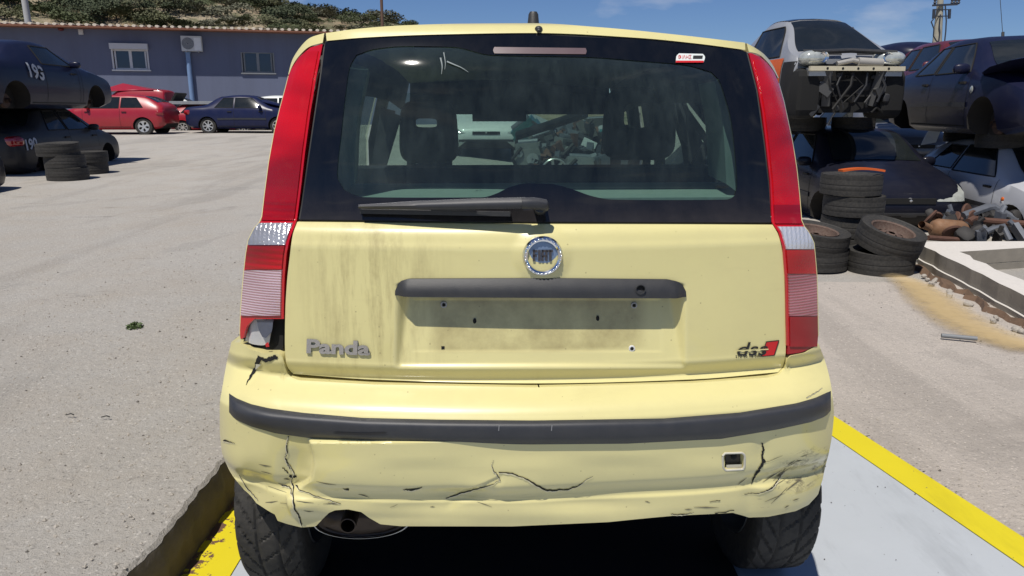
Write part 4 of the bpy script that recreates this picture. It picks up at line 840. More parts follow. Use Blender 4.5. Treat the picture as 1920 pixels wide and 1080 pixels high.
# low concrete wall on the right, L-shaped in plan
conc_top = pm('wall_top_sunlit', (.55, .52, .48), .95, var=.12, vs=20, bump=.6, bs=80); conc = pm('wall_concrete', (.25, .225, .185), .93, var=.3, vs=7, bump=.5, bs=50); earth = pm('raw_earth', (.13, .08, .05), .97, var=.5, vs=14, bump=1, bs=30)  # top coloured lighter than the sides, sunlight put into its tone
ZT = .11
A0 = onz(1727, 459, ZT); A1 = onz(1960, 573, ZT); B1 = onz(1960, 545, ZT); Bc = onz(1799, 472, ZT); C1 = onz(1960, 462, ZT); D0 = onz(1731, 453, ZT); D1 = onz(1960, 452, ZT)
wall = empty('low_wall', (A0.x, A0.y, -.1), 0, 'low L-shaped concrete wall with sunlit-toned pale top beside the tyre stacks', 'wall')
wl0 = wall.location
def W(p, z): return (p.x - wl0.x, p.y - wl0.y, z - wl0.z)
def slab(poly, z0, z1, mats=(0, 1)):
    m = MB(); n = len(poly); m.add([W(p, z1) for p in poly], [tuple(range(n))], mats[0])
    for i in range(n): m.add([W(poly[i], z0), W(poly[(i + 1) % n], z0), W(poly[(i + 1) % n], z1), W(poly[i], z1)], [(0, 1, 2, 3)], mats[1])
    return m
def subdiv(a, b, n, jit): return [a.lerp(b, k / n) + Vector((RNG.normal(0, jit), RNG.normal(0, jit), 0)) for k in range(n)]
outer = [A0] + subdiv(A0, A1, 14, .006)[1:] + [A1]
slab(outer + [B1] + subdiv(B1, Bc, 8, .02)[1:] + [Bc, C1, D1, D0], -.02, ZT).build('wall_cap', [conc_top, conc], wall, 0)
off = Vector((-.03, -.035, 0)); low = [p + off for p in outer]; slab(low + [B1, Bc, C1, D1, D0 + off], -.30, -.025).build('wall_foot', [conc_top, conc], wall, 0)
mb = MB(); rows = []
for k in range(24):
    f = k / 23; p = A0.lerp(A1, f); j = RNG.normal(0, .02)
    rows.append([W(p + Vector((-.03, -.03, 0)), -.08 + .02 * math.sin(k)), W(p + Vector((-.13 - j, -.10, 0)), -.06 + .05 * f + RNG.normal(0, .008)), W(p + Vector((-.17 - j, -.13, 0)), -.11 + .04 * f), W(p + Vector((-.30, -.22, 0)), zright(p.y) - .02)])
mb.grid(np.array(rows)); mb.build('earth_edge', earth, wall, 20)
mb = MB(); G = [[W(Vector((x, y, 0)), -.16 + .05 * RNG.random()) for x in np.linspace(3.6, 6.5, 12)] for y in np.linspace(5.0, 7.3, 10)]; mb.grid(np.array(G)); mb.build('rubble_fill', pm('rubble', (.36, .32, .28), .95, var=.5, vs=12, bump=1, bs=25), wall, 0)
for k in range(12):
    f = RNG.uniform(.15, 1); p = A0.lerp(A1, f) + Vector((-.2 - .1 * RNG.random(), -.15, 0)); mb = MB(); mb.ell((0, 0, 0), (.03 * RNG.uniform(.6, 1.6), .025, .018), 7, 5)
    s = mb.build('stone', peb_m, None, 0, (p.x, p.y, zright(p.y) + .025), (RNG.random(), RNG.random(), RNG.random() * 6)); tag(s, 'small broken stone in the earth at the foot of the low wall', 'stone', 'stones along the foot of the low wall')

# block wall standing farther back between the stacks
blockm = pm('block_grey', (.30, .285, .25), .93, var=.15, vs=9, bump=.4, bs=60)
bwall = empty('block_wall', (3.0, 19.0, 0), 0, 'grey concrete block wall standing beyond the scrapped cars', 'wall')
mb = MB(); mb.box((1.7, .11, 1.2), (3.4, .16, 2.5)); mb.build('mortar', pm('mortar', (.2, .19, .17), .95), bwall, 0)
mb = MB(); mb.box((0, 0, 0), (.39, .19, .185)); blk = mb.mesh('block', [blockm], 0)
for r_ in range(12):
    for c_ in range(8):
        o = bpy.data.objects.new('block', blk); COL.objects.link(o); o.parent = bwall; o.location = (.2 + c_ * .4 + (.2 if r_ % 2 else 0), .10 + RNG.normal(0, .003), .2 + r_ * .2)

# ------------------------------------------------------------------ tyres and wheels
def tyre_mesh(name, Rr=.31, W_=.19, ribs=True, seed=0):
    pr = [(.195, .30), (.20, .38), (.215, .44), (.25, .49), (.278, .485), (.295, .455)]
    k = Rr / .31; top = [(r * k, h * W_) for r, h in pr]
    tread = []
    if ribs:
        for c in (.40, .13, -.14, -.40):
            tread += [(Rr - .004 * abs(c + .11) / .4, (c + .10) * W_), (Rr - .004 * abs(c - .11) / .4, (c - .11) * W_)] + ([(Rr - .0035, (c - .124) * W_), (Rr - .0035, (c - .138) * W_)] if c > -.4 else [])
    else: tread = [(Rr, .4 * W_), (Rr, -.4 * W_)]
    prof = top + tread + [(r, -h) for r, h in top[::-1]] + [(.20 * k, -.2 * W_), (.215 * k, -.1 * W_), (.215 * k, .1 * W_), (.20 * k, .2 * W_)]
    m = MB(); m.lathe(prof, 48, (0, 0, 0), 'Z', 0, True); return m.mesh(name, [tyre_m], 30)
TY = [tyre_mesh('tyre', .31, .19), tyre_mesh('tyre', .30, .20), tyre_mesh('tyre', .315, .18)]
def put_tyre(x, y, z, k, label, group, tilt=(0, 0)):
    o = bpy.data.objects.new('tyre', TY[k % 3]); COL.objects.link(o); o.location = (x, y, z); o.rotation_euler = (tilt[0], tilt[1], RNG.random() * 6); return tag(o, label, 'tyre', group)
rust = pm('rusty_rim', (.095, .055, .042), .75, metal=.3, var=.45, vs=22, bump=.4, bs=120, dust=.25)
def rim_mesh():
    m = MB(); n, rr = 60, [.03, .055, .085, .10, .115, .130, .150, .172, .185, .20]; hh = [.045, .05, .035, .028, .024, .022, .0, .02, .075, .085]
    b = len(m.v)
    for i in range(n):
        a = 2 * math.pi * i / n
        for r, h in zip(rr, hh): m.v.append((r * math.cos(a), r * math.sin(a), h))
    k = len(rr)
    for i in range(n):
        j = (i + 1) % n
        for q in range(k - 1):
            if q in (3, 4) and i % 6 < 3: continue          # the vent holes
            if q == 1 and i % 15 < 2: continue              # the bolt holes
            m.f.append((b + i * k + q, b + j * k + q, b + j * k + q + 1, b + i * k + q + 1)); m.m.append(0)
    m.lathe([(.20, .085), (.20, -.085), (.185, -.08), (.175, -.02)], 48); m.lathe([(.17, -.04), (0, -.04)], 30, m=1); return m.mesh('rim', [rust, darkhole], 35)
RIM = rim_mesh()
def put_wheel(x, y, z, k, label, group, tilt=(0, 0), rz=0):
    e = empty('spare_wheel', (x, y, z), rz, label, 'wheel', group); e.rotation_euler = (tilt[0], tilt[1], rz)
    for nm, me in (('tyre', TY[k % 3]), ('rim', RIM)): o = bpy.data.objects.new(nm, me); COL.objects.link(o); o.parent = e
    return e
# ------------------------------------------------------------------ the scrapped cars
PROFILES = {
 'sedan': dict(st=[(-2.2, .42, .76, .82, .62, .5), (-2.14, .34, .86, .94, .76, .66), (-1.95, .24, .92, 1.00, .82, .70), (-1.45, .20, .94, 1.06, .85, .68), (-.80, .20, .94, 1.38, .86, .56), (-.2, .20, .935, 1.43, .86, .58), (.25, .20, .93, 1.41, .86, .58), (.45, .20, .92, 1.35, .86, .59), (1.05, .20, .90, 1.01, .85, .70), (1.65, .22, .81, .88, .83, .68), (2.03, .28, .70, .77, .77, .6), (2.15, .34, .62, .68, .68, .54), (2.2, .42, .56, .60, .56, .45)],
  win=[((-1.02, -.34, .975), (-.72, -.34, 1.33)), ((-.27, .74, .965), (-.27, .34, 1.33))], ws=(.48, 1.02), rw=(-1.42, -.85), ax=(-1.32, 1.30)),
 'hatch': dict(st=[(-1.95, .42, .78, .92, .60, .48), (-1.90, .34, .88, 1.03, .74, .6), (-1.72, .24, .93, 1.16, .81, .62), (-1.25, .20, .94, 1.38, .84, .57), (-.6, .20, .94, 1.44, .84, .58), (.05, .20, .93, 1.43, .84, .58), (.30, .20, .92, 1.39, .84, .59), (.98, .20, .90, 1.01, .83, .68), (1.5, .22, .81, .88, .81, .66), (1.80, .28, .70, .76, .75, .58), (1.90, .34, .62, .67, .66, .5), (1.95, .42, .55, .58, .55, .42)],
  win=[((-1.28, -.52, .985), (-1.02, -.52, 1.33)), ((-.45, .66, .965), (-.45, .24, 1.35))], ws=(.34, .95), rw=(-1.70, -1.28), ax=(-1.25, 1.22)),
 'coupe': dict(st=[(-2.15, .42, .78, .84, .62, .5), (-2.08, .34, .86, .94, .76, .66), (-1.85, .24, .92, 1.00, .82, .70), (-1.35, .20, .94, 1.08, .85, .68), (-.85, .20, .94, 1.30, .86, .58), (-.25, .20, .935, 1.36, .86, .58), (.10, .20, .93, 1.34, .86, .58), (.25, .20, .92, 1.29, .86, .59), (.95, .20, .90, 1.00, .85, .70), (1.60, .22, .82, .88, .83, .68), (2.0, .30, .72, .78, .78, .6), (2.1, .36, .64, .69, .70, .54), (2.15, .45, .58, .62, .58, .45)],
  win=[((-.42, .62, .965), (-.42, .16, 1.27))], ws=(.28, .92), rw=None, ax=(-1.30, 1.28)),
 'micro': dict(st=[(-1.25, .40, .86, 1.00, .55, .42), (-1.18, .32, .92, 1.14, .68, .52), (-.90, .26, .95, 1.36, .74, .48), (-.3, .26, .95, 1.52, .75, .48), (.02, .26, .95, 1.50, .75, .47), (.14, .26, .945, 1.45, .75, .48), (.82, .26, .94, 1.02, .75, .68), (.95, .30, .90, .96, .73, .66), (1.0, .50, .86, .92, .70, .62)],
  win=[((-.60, .52, .985), (-.60, .14, 1.40))], ws=(.10, .80), rw=None, ax=(-.90, .86)),
 'panel': dict(st=[(-1.95, .40, .90, 1.60, .74, .66), (-1.90, .32, .94, 1.68, .80, .68), (-1.6, .24, .95, 1.74, .84, .70), (-.6, .22, .95, 1.76, .84, .70), (.05, .22, .94, 1.72, .84, .66), (.25, .2, .93, 1.62, .84, .62), (.95, .2, .91, 1.05, .83, .68), (1.5, .22, .84, .92, .81, .66), (1.85, .30, .70, .76, .74, .58), (1.95, .42, .55, .58, .55, .42)],
  win=[((-1.5, -.55, .99), (-1.5, -.55, 1.4)), ((-.45, .66, .965), (-.45, .26, 1.48))], ws=(.30, .92), rw=None, ax=(-1.25, 1.22)),
}
glass_dark = pm('dark_car_glass', (.010, .013, .014), .06, var=.3, vs=3, spec=.6, dust=.015); carunder = pm('car_underside', (.018, .016, .014), .9, var=.3)
seam_m = pm('panel_gap', (.004, .004, .004), .8); alloy = pm('alloy', (.55, .55, .54), .35, metal=.6, var=.1); hl_m = pm('headlamp_glass', (.46, .48, .45), .12, coat=1, var=.45, vs=16, metal=.3); tl_m = pm('car_tail_lens', (.28, .008, .012), .15, coat=1, var=.4, vs=12)
def carpaint(name, col, rough=.24, dust=.12, coat=.6): return pm(name, col, rough + .05, coat=coat * (.15 if max(col) < .06 else .8), var=.08, vs=2, dust=dust * .25, spec=.22 if max(col) < .06 else .5)
chalk = pm('chalk_marker', (.42, .44, .48), .8, var=.25, vs=30)
wheel_cache = {}
def road_wheel(kind):
    if kind not in wheel_cache:
        m = MB(); m.lathe([(.19, -.08), (.25, -.10), (.295, -.09), (.31, -.06), (.31, .06), (.295, .09), (.25, .10), (.19, .08)], 36, (0, 0, 0), 'Y'); ty = m.mesh('tyre', [tyre_m], 40)
        m = MB(); m.lathe([(.205, -.085), (.195, -.10), (.18, -.095), (.175, -.06)], 36, (0, 0, 0), 'Y'); m.lathe([(.19, -.03), (0, -.03)], 30, (0, 0, 0), 'Y', 1); m.lathe([(.05, -.05), (.048, -.088), (0, -.09)], 18, (0, 0, 0), 'Y')
        n = 5 if kind == 'five' else 7
        for k in range(n):
            a = 2 * math.pi * k / n; d = Vector((math.cos(a), 0, math.sin(a))); w = .06 if kind == 'five' else .04
            m.bar(d * .03 + Vector((0, -.075, 0)), d * .185 + Vector((0, -.078, 0)), .03, w)
            if kind == 'five':
                for s in (-1, 1): e = Vector((math.cos(a + s * .35), 0, math.sin(a + s * .35))); m.bar(d * .10 + Vector((0, -.076, 0)), e * .185 + Vector((0, -.078, 0)), .028, .035)
        wheel_cache[kind] = (ty, m.mesh('rim', [alloy, darkhole], 30))
    return wheel_cache[kind]
class Car:
    def __init__(s, name, kind, paintm, loc, heading, label, cat='car', group=None, zscale=1.0, wheels='', rimkind='seven', L=1.0, strip=True, seams=True, head=True, tail=True, glass=True, tilt=(0, 0), mirror=True):
        P = PROFILES[kind]; s.P = P; st = np.array(P['st']); s.xs = st[:, 0]; s.st = st; N = 66
        s.e = empty(name, loc, 0, label, cat, group); s.e.rotation_euler = (tilt[0], tilt[1], heading); s.e.scale = (L, 1, zscale)
        x = np.unique(np.r_[np.linspace(s.xs[0], s.xs[-1], N), s.xs]); rows = [s.section(q) for q in x]
        rows = np.array(rows); n_ = rows.shape[1]; m = MB()
        for r in rows: m.v.extend([tuple(p) for p in r])
        for i in range(len(rows) - 1):
            for k in range(n_): m.f.append((i * n_ + k, (i + 1) * n_ + k, (i + 1) * n_ + (k + 1) % n_, i * n_ + (k + 1) % n_)); m.m.append(1 if k in (0, n_ - 1) else 0)
        m.f.append(tuple(range(n_))); m.m.append(0); e0 = (len(rows) - 1) * n_; m.f.append(tuple(e0 + k for k in range(n_))[::-1]); m.m.append(0)
        s.body = m.build('body', [paintm, carunder], s.e, 32)
        cyl = [((a, sg * .56, .30), (a, sg * 1.0, .30), .355) for a in P['ax'] for sg in (-1, 1)]
        cut_arches(s.body, cyl, carunder)
        s.paint = paintm
        if glass:
            for sg in (-1, 1):
                for (x0, x1, z0), (x2, x3, z1) in P['win']:
                    m = MB(); G = []
                    for k in np.linspace(0, 1, 7):
                        z = z0 + (z1 - z0) * k; a, b = x0 + (x2 - x0) * k, x1 + (x3 - x1) * k
                        G.append([(q, sg * (s.lat(q, z) + .004), z) for q in np.linspace(a, b, 9)])
                    m.grid(np.array(G), flip=sg > 0); o = m.build('side_window', glass_dark, s.e, 60)
                    m = MB(); R_ = np.array(G); ring = np.concatenate([R_[0], R_[1:, -1], R_[-1, ::-1][1:], R_[::-1, 0][1:]]); m.tube(ring, .011, 5, cap=False); m.build('window_trim', seam_m, o, 40)
            for key, nm in (('ws', 'windscreen'), ('rw', 'rear_window')):
                if P[key]:
                    a, b = P[key]; m = MB(); fr = .93
                    m.grid(np.array([[s.top(q, f, .007) for f in np.linspace(-fr, fr, 11)] for q in np.linspace(a, b, 10)])); m.build(nm, glass_dark, s.e, 60)
        if seams:
            xs_ = sorted({P['win'][0][0][1] + .03, P['win'][-1][0][1] + .13} | ({P['win'][0][0][0] - .02} if len(P['win']) < 2 else set()))
            for sg in (-1, 1):
                for q in xs_: s.line([(q, .32), (q + .01, .6), (q, .94)], sg, .009, seam_m, 'door_gap')
                s.line([(P['ax'][0] + .42, .30), (P['ax'][1] - .42, .30)], sg, .02, seam_m, 'sill_line')
                for q in xs_[:2]:
                    z = .83; m = MB(); m.box((q - .16 if q > 0 else q - .15, sg * (s.lat(q - .15, z) + .012), z), (.16, .03, .028)); m.build('door_handle', seam_m if not strip else carunder, s.e, 0)
        if strip:
            for sg in (-1, 1): s.line([(P['ax'][0] + .40, .56), (0, .57), (P['ax'][1] - .40, .56)], sg, .06, stripplastic, 'side_strip', .012)
        if mirror:
            for sg in (-1, 1):
                q = P['win'][-1][0][1] - .06; m = MB(); m.ell((q, sg * (s.lat(q, .98) + .10), 1.0), (.06, .10, .065), 12, 8, None, 0, .7); m.build('wing_mirror', paintm, s.e)
        xf, xr = s.xs[-1], s.xs[0]
        if head:
            for sg in (-1, 1):
                ys_ = np.linspace(.33, .70, 10); m = MB(); G = []
                for k in np.linspace(0, 1, 6): G.append([s.front(sg * y, .575 + k * (.06 + .20 * ((y - .33) / .37) ** .8)) for y in ys_])
                G = np.array(G); m.grid(G, flip=sg > 0); ring = np.concatenate([G[0], G[1:, -1], G[-1, ::-1][1:], G[::-1, 0][1:]]); bk = ring.copy(); bk[:, 0] -= .05; m.grid(np.stack([bk, ring])); m.build('headlight', hl_m, s.e, 50)
            m = MB(); m.box((xf - .02, 0, .60), (.06, .62, .07)); m.build('grille', seam_m, s.e, 0)
            m = MB(); m.ell((xf - .02, 0, .605), (.035, .05, .035), 10, 6); m.build('front_badge', alloy, s.e)
            m = MB(); m.grid(np.array([[(q, y, z) for q, y, z in s.nose(.40 + .02 * k)] for k in range(4)])); m.build('bumper_strip', stripplastic, s.e, 40)
        if tail:
            for sg in (-1, 1):
                m = MB(); m.ell((xr + .16, sg * .66, .80), (.15, .16, .10), 14, 8, Euler((0, 0, sg * .4)).to_matrix(), 0, .6); m.build('tail_lamp', tl_m, s.e)
        for i, a in enumerate(P['ax']):
            for sg in (-1, 1):
                if 'rf'[i] in wheels:
                    ty, rm = road_wheel(rimkind); o = bpy.data.objects.new('wheel', rm); COL.objects.link(o); o.parent = s.e; o.location = (a, sg * .70, .31); o.rotation_euler = (0, RNG.random(), 0 if sg < 0 else math.pi)
                    t_ = bpy.data.objects.new('tyre', ty); COL.objects.link(t_); t_.parent = o
                else:
                    m = MB(); m.lathe([(.0, -.02), (.11, -.02), (.12, 0), (.12, .03), (0, .03)], 20, (a, sg * .62, .33), 'Y'); m.lathe([(.04, -.06), (.04, .06)], 12, (a, sg * .64, .33), 'Y'); m.build('brake_disc', pm('rust_disc', (.08, .05, .04), .8, metal=.4) if 'rust_disc' not in bpy.data.materials else bpy.data.materials['rust_disc'], s.e)
    def par(s, x): return [float(pchip(s.xs, s.st[:, k], x)) for k in range(1, 6)]
    def half(s, x):
        b, zb_, zt_, w, wt = s.par(x); h = zt_ - zb_; hb = zb_ - b
        return [(0, b), (w * .82, b), (w * .955, b + .10 * hb), (w * .995, b + .30 * hb), (w, b + .58 * hb), (w * .985, b + .84 * hb), (w * .95, zb_), (w * .95 + (wt - w * .95) * .5, zb_ + h * .44), (wt, zb_ + h * .86), (wt - .055, zb_ + h * .965), (wt * .55, zt_ + .008), (0, zt_ + .018)]
    def section(s, x):
        h = s.half(x); return [(x, y, z) for y, z in h] + [(x, -y, z) for y, z in h[::-1][1:-1]]
    def lat(s, x, z):
        h = s.half(x)[2:9]; return float(np.interp(z, [q[1] for q in h], [q[0] for q in h]))
    def top(s, x, f, off):
        h = s.half(x)[9:][::-1]; y = abs(f) * h[-1][0]; z = float(np.interp(y, [q[0] for q in h], [q[1] for q in h])); return (x, math.copysign(y, f), z + off * 1.4)
    def front(s, y, z, off=.016):
        for x in np.linspace(s.xs[-1], s.xs[-1] - .9, 90):
            h = s.half(x)[2:7]
            if h[0][1] <= z <= h[-1][1] and float(np.interp(z, [k[1] for k in h], [k[0] for k in h])) >= abs(y): return (x + off, y, z + .022)
        return (s.xs[-1] - .5, y, z)
    def nose(s, z):
        out = []
        for y in np.linspace(-.62, .62, 13):
            q = s.xs[-1]; lo = s.xs[-1] - .6
            for x in np.linspace(s.xs[-1], lo, 40):
                h = s.half(x)[2:7]; w = float(np.interp(z, [k[1] for k in h], [k[0] for k in h])) if h[0][1] <= z <= h[-1][1] else 0
                if w >= abs(y): q = x; break
            out.append((q + .015, y, z))
        return out
    def line(s, pts, sg, w, mat, name, off=.003):
        P = resamp(pts, 24) if len(pts) == 2 else smooth_poly(pts, 24); t = np.gradient(P, axis=0); n = np.c_[-t[:, 1], t[:, 0]]; n /= np.hypot(*n.T)[:, None]; m = MB()
        G = [[(q[0], sg * (s.lat(q[0], q[1]) + off), q[1]) for q in (P[k] - n[k] * w / 2, P[k] + n[k] * w / 2)] for k in range(24)]; m.grid(np.array(G), flip=sg < 0)
        if off > .008:
            for e_ in (0, 1): A = np.array(G)[:, e_]; B = A.copy(); B[:, 1] -= sg * off; m.grid(np.stack([A, B]))
        return m.build(name, mat, s.e, 40)
    def write(s, txt, x, z, h, sg, mat, slant=0):
        V, F = text_geo(txt, 1, 0, .0, .03); V[:, 0] -= V[:, 0].mean(); k = h / np.ptp(V[:, 1]); V *= k; d = 1 if sg < 0 else -1
        b = bmesh.new(); vs = [b.verts.new(v) for v in V]
        for f in F:
            try: b.faces.new([vs[i] for i in f])
            except ValueError: pass
        bmesh.ops.triangulate(b, faces=b.faces[:]); bmesh.ops.subdivide_edges(b, edges=b.edges[:], cuts=4, use_grid_fill=True); b.verts.index_update(); V = np.array([v.co[:] for v in b.verts]); F = [tuple(v.index for v in f.verts) for f in b.faces]; b.free()
        P = [(x + d * v[0], sg * (s.lat(x + d * v[0], z + v[1] + slant * v[0]) + .02), z + v[1] + slant * v[0]) for v in V]; m = MB(); m.add(P, F); return m.build('painted_number', mat, s.e, 0)
    def add(s, mb, name, mat, smooth=35): return mb.build(name, mat, s.e, smooth)
YH = R(90)
navy = carpaint('navy_paint', (.008, .010, .030), .3, .05); dgrey = carpaint('charcoal_paint', (.028, .028, .030), .35, .10); blackp = carpaint('black_blue_paint', (.007, .008, .016), .25, .08); redp = carpaint('red_paint', (.30, .008, .018), .3, .10)
silver = carpaint('silver_paint', (.44, .45, .48), .32, .12); whitep = carpaint('white_paint', (.60, .62, .60), .35, .1); bluep = carpaint('dark_blue_paint', (.010, .014, .050), .25, .10); darkred = carpaint('maroon_paint', (.10, .010, .012), .35, .1); greyb = carpaint('grey_blue_paint', (.075, .085, .11), .4, .15)
# left stack and its neighbour
c190 = Car('scrap_saloon', 'sedan', dgrey, (-9.15, 14.55, .12), R(91.5), 'charcoal saloon chalked 190, lowest in the left stack', wheels='', tail=True, zscale=.94, L=.84)
c190.write('190', -1.76, .74, .20, -1, chalk, .1)
c193 = Car('scrap_coupe', 'coupe', navy, (-9.1, 14.1, 1.22), R(91.5), 'navy soft-top coupe chalked 193, resting on the charcoal saloon', wheels='', strip=False, head=False, tilt=(R(.5), 0))
c193.write('193', -.66, .80, .25, -1, chalk, -.12)
m = MB(); m.ell((-1.75, -.45, 1.13), (.16, .10, .12), 12, 8); c193.add(m, 'cream_patch', pm('cream_plastic', (.6, .57, .45), .6))
c_dk = Car('scrap_hatchback', 'hatch', blackp, (-8.02, 9.0, .05), R(90), 'black scrap car whose front corner pokes in at the left edge', wheels='', head=False, tail=False)
for sx, sy, zz in ((-.9, .45, 1.12), (.2, -.45, 1.16)): pass
z0 = zleft(12)
for k, (dx, dy) in enumerate(((0.05, 0), (.02, .02), (-.06, .01))): put_tyre(-7.22 + dx, 12.15 + dy, z0 + .1 + .195 * k, k, ('worn black tyre at the bottom of the three-tyre stack by the charcoal saloon', 'worn black tyre in the middle of the three-tyre stack by the charcoal saloon', 'worn black tyre topping the three-tyre stack by the charcoal saloon')[k], 'tyres stacked beside the charcoal saloon', (0, .03 * k))
for k in range(2): put_tyre(-7.42, 13.25, z0 + .11 + .19 * k, k + 1, ('lower tyre of the two-tyre pile behind the three-tyre stack', 'upper tyre of the two-tyre pile behind the three-tyre stack')[k], 'tyres stacked beside the charcoal saloon')
# the row by the grey building
zb = zleft(28)
cr = Car('scrap_hatchback', 'hatch', redp, (-14.75, 28.6, zb - .03), R(181), 'red three-door hatchback with pale five-spoke wheels', wheels='rf', rimkind='five', L=1.05, strip=False)
cb = Car('scrap_saloon', 'sedan', bluep, (-10.15, 29.6, zb - .02), R(1), 'dark blue saloon with silver wheels parked behind the red hatchback', wheels='rf')
for x0 in (-.62,): pass
m = MB(); m.ell((.9, 0, 1.12), (.55, .62, .10), 14, 8, Euler((0, .25, .2)).to_matrix()); cb.add(m, 'bent_bonnet', bluep)
cv = Car('scrap_van', 'panel', redp, (-16.6, 33.2, zb + .0), R(183), 'tall red van with buckled roof standing by the building wall', 'van', wheels='rf', L=.95, strip=False, zscale=.98)
m = MB(); m.add([(-1.5, -.7, 1.72), (1.0, -.7, 1.66), (-1.5, .7, 1.72), (1.0, .7, 1.66), (.1, 0, 2.02)], [(0, 1, 4), (1, 3, 4), (3, 2, 4), (2, 0, 4)]); cv.add(m, 'buckled_roof', redp, 0)
pk = Car('scrap_estate', 'hatch', redp, (-12.35, 32.3, zb - .1), R(2), 'low red wreck carrying a silver load cover behind the blue saloon', wheels='rf', strip=False, zscale=.86)
m = MB(); m.box((-.6, 0, 1.50), (2.3, 1.3, .07)); m.box((-.6, -.66, 1.45), (2.4, .05, .12)); m.box((-.6, .66, 1.45), (2.4, .05, .12)); pk.add(m, 'load_cover', pm('load_cover_silver', (.42, .43, .42), .4, metal=.5, var=.1), 0)
m = MB(); m.box((-1.6, 0, 1.7), (.08, 1.1, .5), Euler((0, .5, 0)).to_matrix()); pk.add(m, 'broken_panel', seam_m, 0)
cw2 = Car('scrap_hatchback', 'hatch', whitep, (-14.9, 34.2, zb), R(10), 'white car half hidden between the red van and the wall', wheels='rf')
cw3 = Car('scrap_hatchback', 'hatch', whitep, (-9.3, 32.6, zb), R(8), 'white car just showing behind the dark blue saloon', wheels='rf')
# through the cabin: white saloon facing us, a red car behind it
cw = Car('scrap_saloon', 'sedan', whitep, (-.66, 19.4, yard_z(-.6, 18) - .02), R(-88), 'white saloon facing the camera, seen through the cabin glass', wheels='f')
crb = Car('scrap_hatchback', 'hatch', redp, (-1.45, 24.5, yard_z(-2, 23)), R(-85), 'red car behind the white saloon, seen through the cabin glass', wheels='f')
# right-hand stacks
cbk = Car('scrap_hatchback', 'hatch', blackp, (4.95, 11.15, -.30), R(-91), 'black hatchback with pale headlights under the silver two-seater', wheels='', zscale=1.0)
microp = carpaint('dull_silver_paint', (.25, .26, .28), .32, .12)
mi = Car('scrap_microcar', 'micro', microp, (4.22, 10.98, 1.10), R(-85), 'silver two-seater without front bumper and with an orange door, stacked on top', wheels='', strip=False, head=False, tail=False, seams=False, mirror=False)
drk_ = pm('oily_metal', (.026, .025, .024), .6, metal=.4, var=.4)
org = pm('orange_door_paint', (.55, .10, .012), .4, var=.1)
m = MB(); m.grid(np.array([[(q, -(mi.lat(q, z) + .012), z) for q in np.linspace(-.62, .70, 10)] for z in np.linspace(.30, .955, 8)])); mi.add(m, 'orange_door', org, 60)
m = MB(); m.grid(np.array([[mi.top(q, f, .008) for f in np.linspace(-.97, .97, 11)] for q in np.linspace(-.95, .06, 10)])); mi.add(m, 'glass_roof', glass_dark, 60)
for sg in (-1, 1):
    m = MB(); m.grid(np.array([[(q, sg * (mi.lat(q, z) + .01), z) for q in np.linspace(.73, .985, 8)] for z in np.linspace(.32, .90, 8)]), flip=sg > 0); mi.add(m, 'stripped_wing', drk_, 60)
m = MB(); m.box((1.06, 0, .66), (.16, 1.0, .40)); m.box((.96, 0, .38), (.3, .8, .24)); m.ell((.94, -.56, .50), (.26, .17, .32), 14, 8, None, 0, .45); m.ell((.94, .56, .50), (.26, .17, .32), 14, 8, None, 0, .45); mi.add(m, 'engine_bay', darkhole, 20)
for k in range(26):
    q = (1.10 + .08 * RNG.random(), RNG.uniform(-.5, .5), RNG.uniform(.28, .74)); s_ = RNG.uniform(.03, .09); m = MB()
    if k % 3 == 0: m.ell((0, 0, 0), (s_ * .6, s_, s_ * .8), 10, 6, None, 0, .7)
    elif k % 3 == 1: m.box((0, 0, 0), (.03, s_ * 1.8, s_ * .6))
    else: m.tube([(0, -s_, 0), (.03, 0, s_ * .6), (0, s_ * 1.2, -s_)], .014, 6)
    o = m.build('engine_part', [blackplastic, drk_, blackplastic, drk_][k % 4], mi.e, 30, q, (RNG.random() * 2, 0, 0))
m = MB(); m.bar((1.24, -.62, .80), (1.24, .62, .80), .05, .055); x_ = mi.add(m, 'cross_member', pm('cream_metal', (.55, .50, .36), .5, dust=.3), 0)
for y_ in (-.4, -.2, .0, .2, .4): m = MB(); m.lathe([(.016, 0), (0, .002)], 10, (1.268, y_, .80), 'X'); o = m.build('bolt_hole', darkhole, x_, 0)
for sg in (-1, 1):
    m = MB(); m.ell((1.06, sg * .50, .93), (.14, .20, .10), 20, 12, Euler((0, 0, -sg * .35)).to_matrix(), 0, .85); o = mi.add(m, 'headlight', hl_m)
    for dy in (-.08, .08): mm = MB(); mm.lathe([(.065, .0), (.05, -.02), (0, -.03)], 18, (1.205 - abs(dy) * .2 - (.05 if dy * sg > 0 else 0), sg * .50 + dy, .94), 'X'); mm.build('lamp_reflector', chrome, o)
    m = MB(); m.box((1.14, sg * .46, .76), (.16, .30, .10)); mi.add(m, 'lamp_bracket', steel, 0)
    m = MB(); m.bar((1.2, sg * .36, .78), (1.12, sg * .30, .35), .10, .09); m.bar((1.16, sg * .44, .60), (1.2, sg * .30, .5), .05, .12); mi.add(m, 'chassis_leg', pm('grey_casting', (.07, .07, .07), .6, metal=.3), 0)
    m = MB(); m.add([(1.06, sg * .70, .78), (1.20, sg * .38, .74), (1.16, sg * .42, .60), (1.02, sg * .70, .58)], [(0, 1, 2, 3)]); mi.add(m, 'wing_remnant', silver, 0)
    m = MB(); m.grid(np.array([[(.98 + .02 * k, sg * y, 1.045 - .035 * k) for y in np.linspace(.10, .60, 6)] for k in range(3)])); mi.add(m, 'scuttle_vent', blackplastic, 0)
m = MB(); m.tube([(1.2, -.25, .86), (1.2, -.05, .9), (1.2, .05, .88)], .03, 10); m.tube([(1.2, .02, .885), (1.2, .34, .87)], .055, 14); mi.add(m, 'air_pipe', pm('grey_pipe_plastic', (.3, .29, .27), .7))
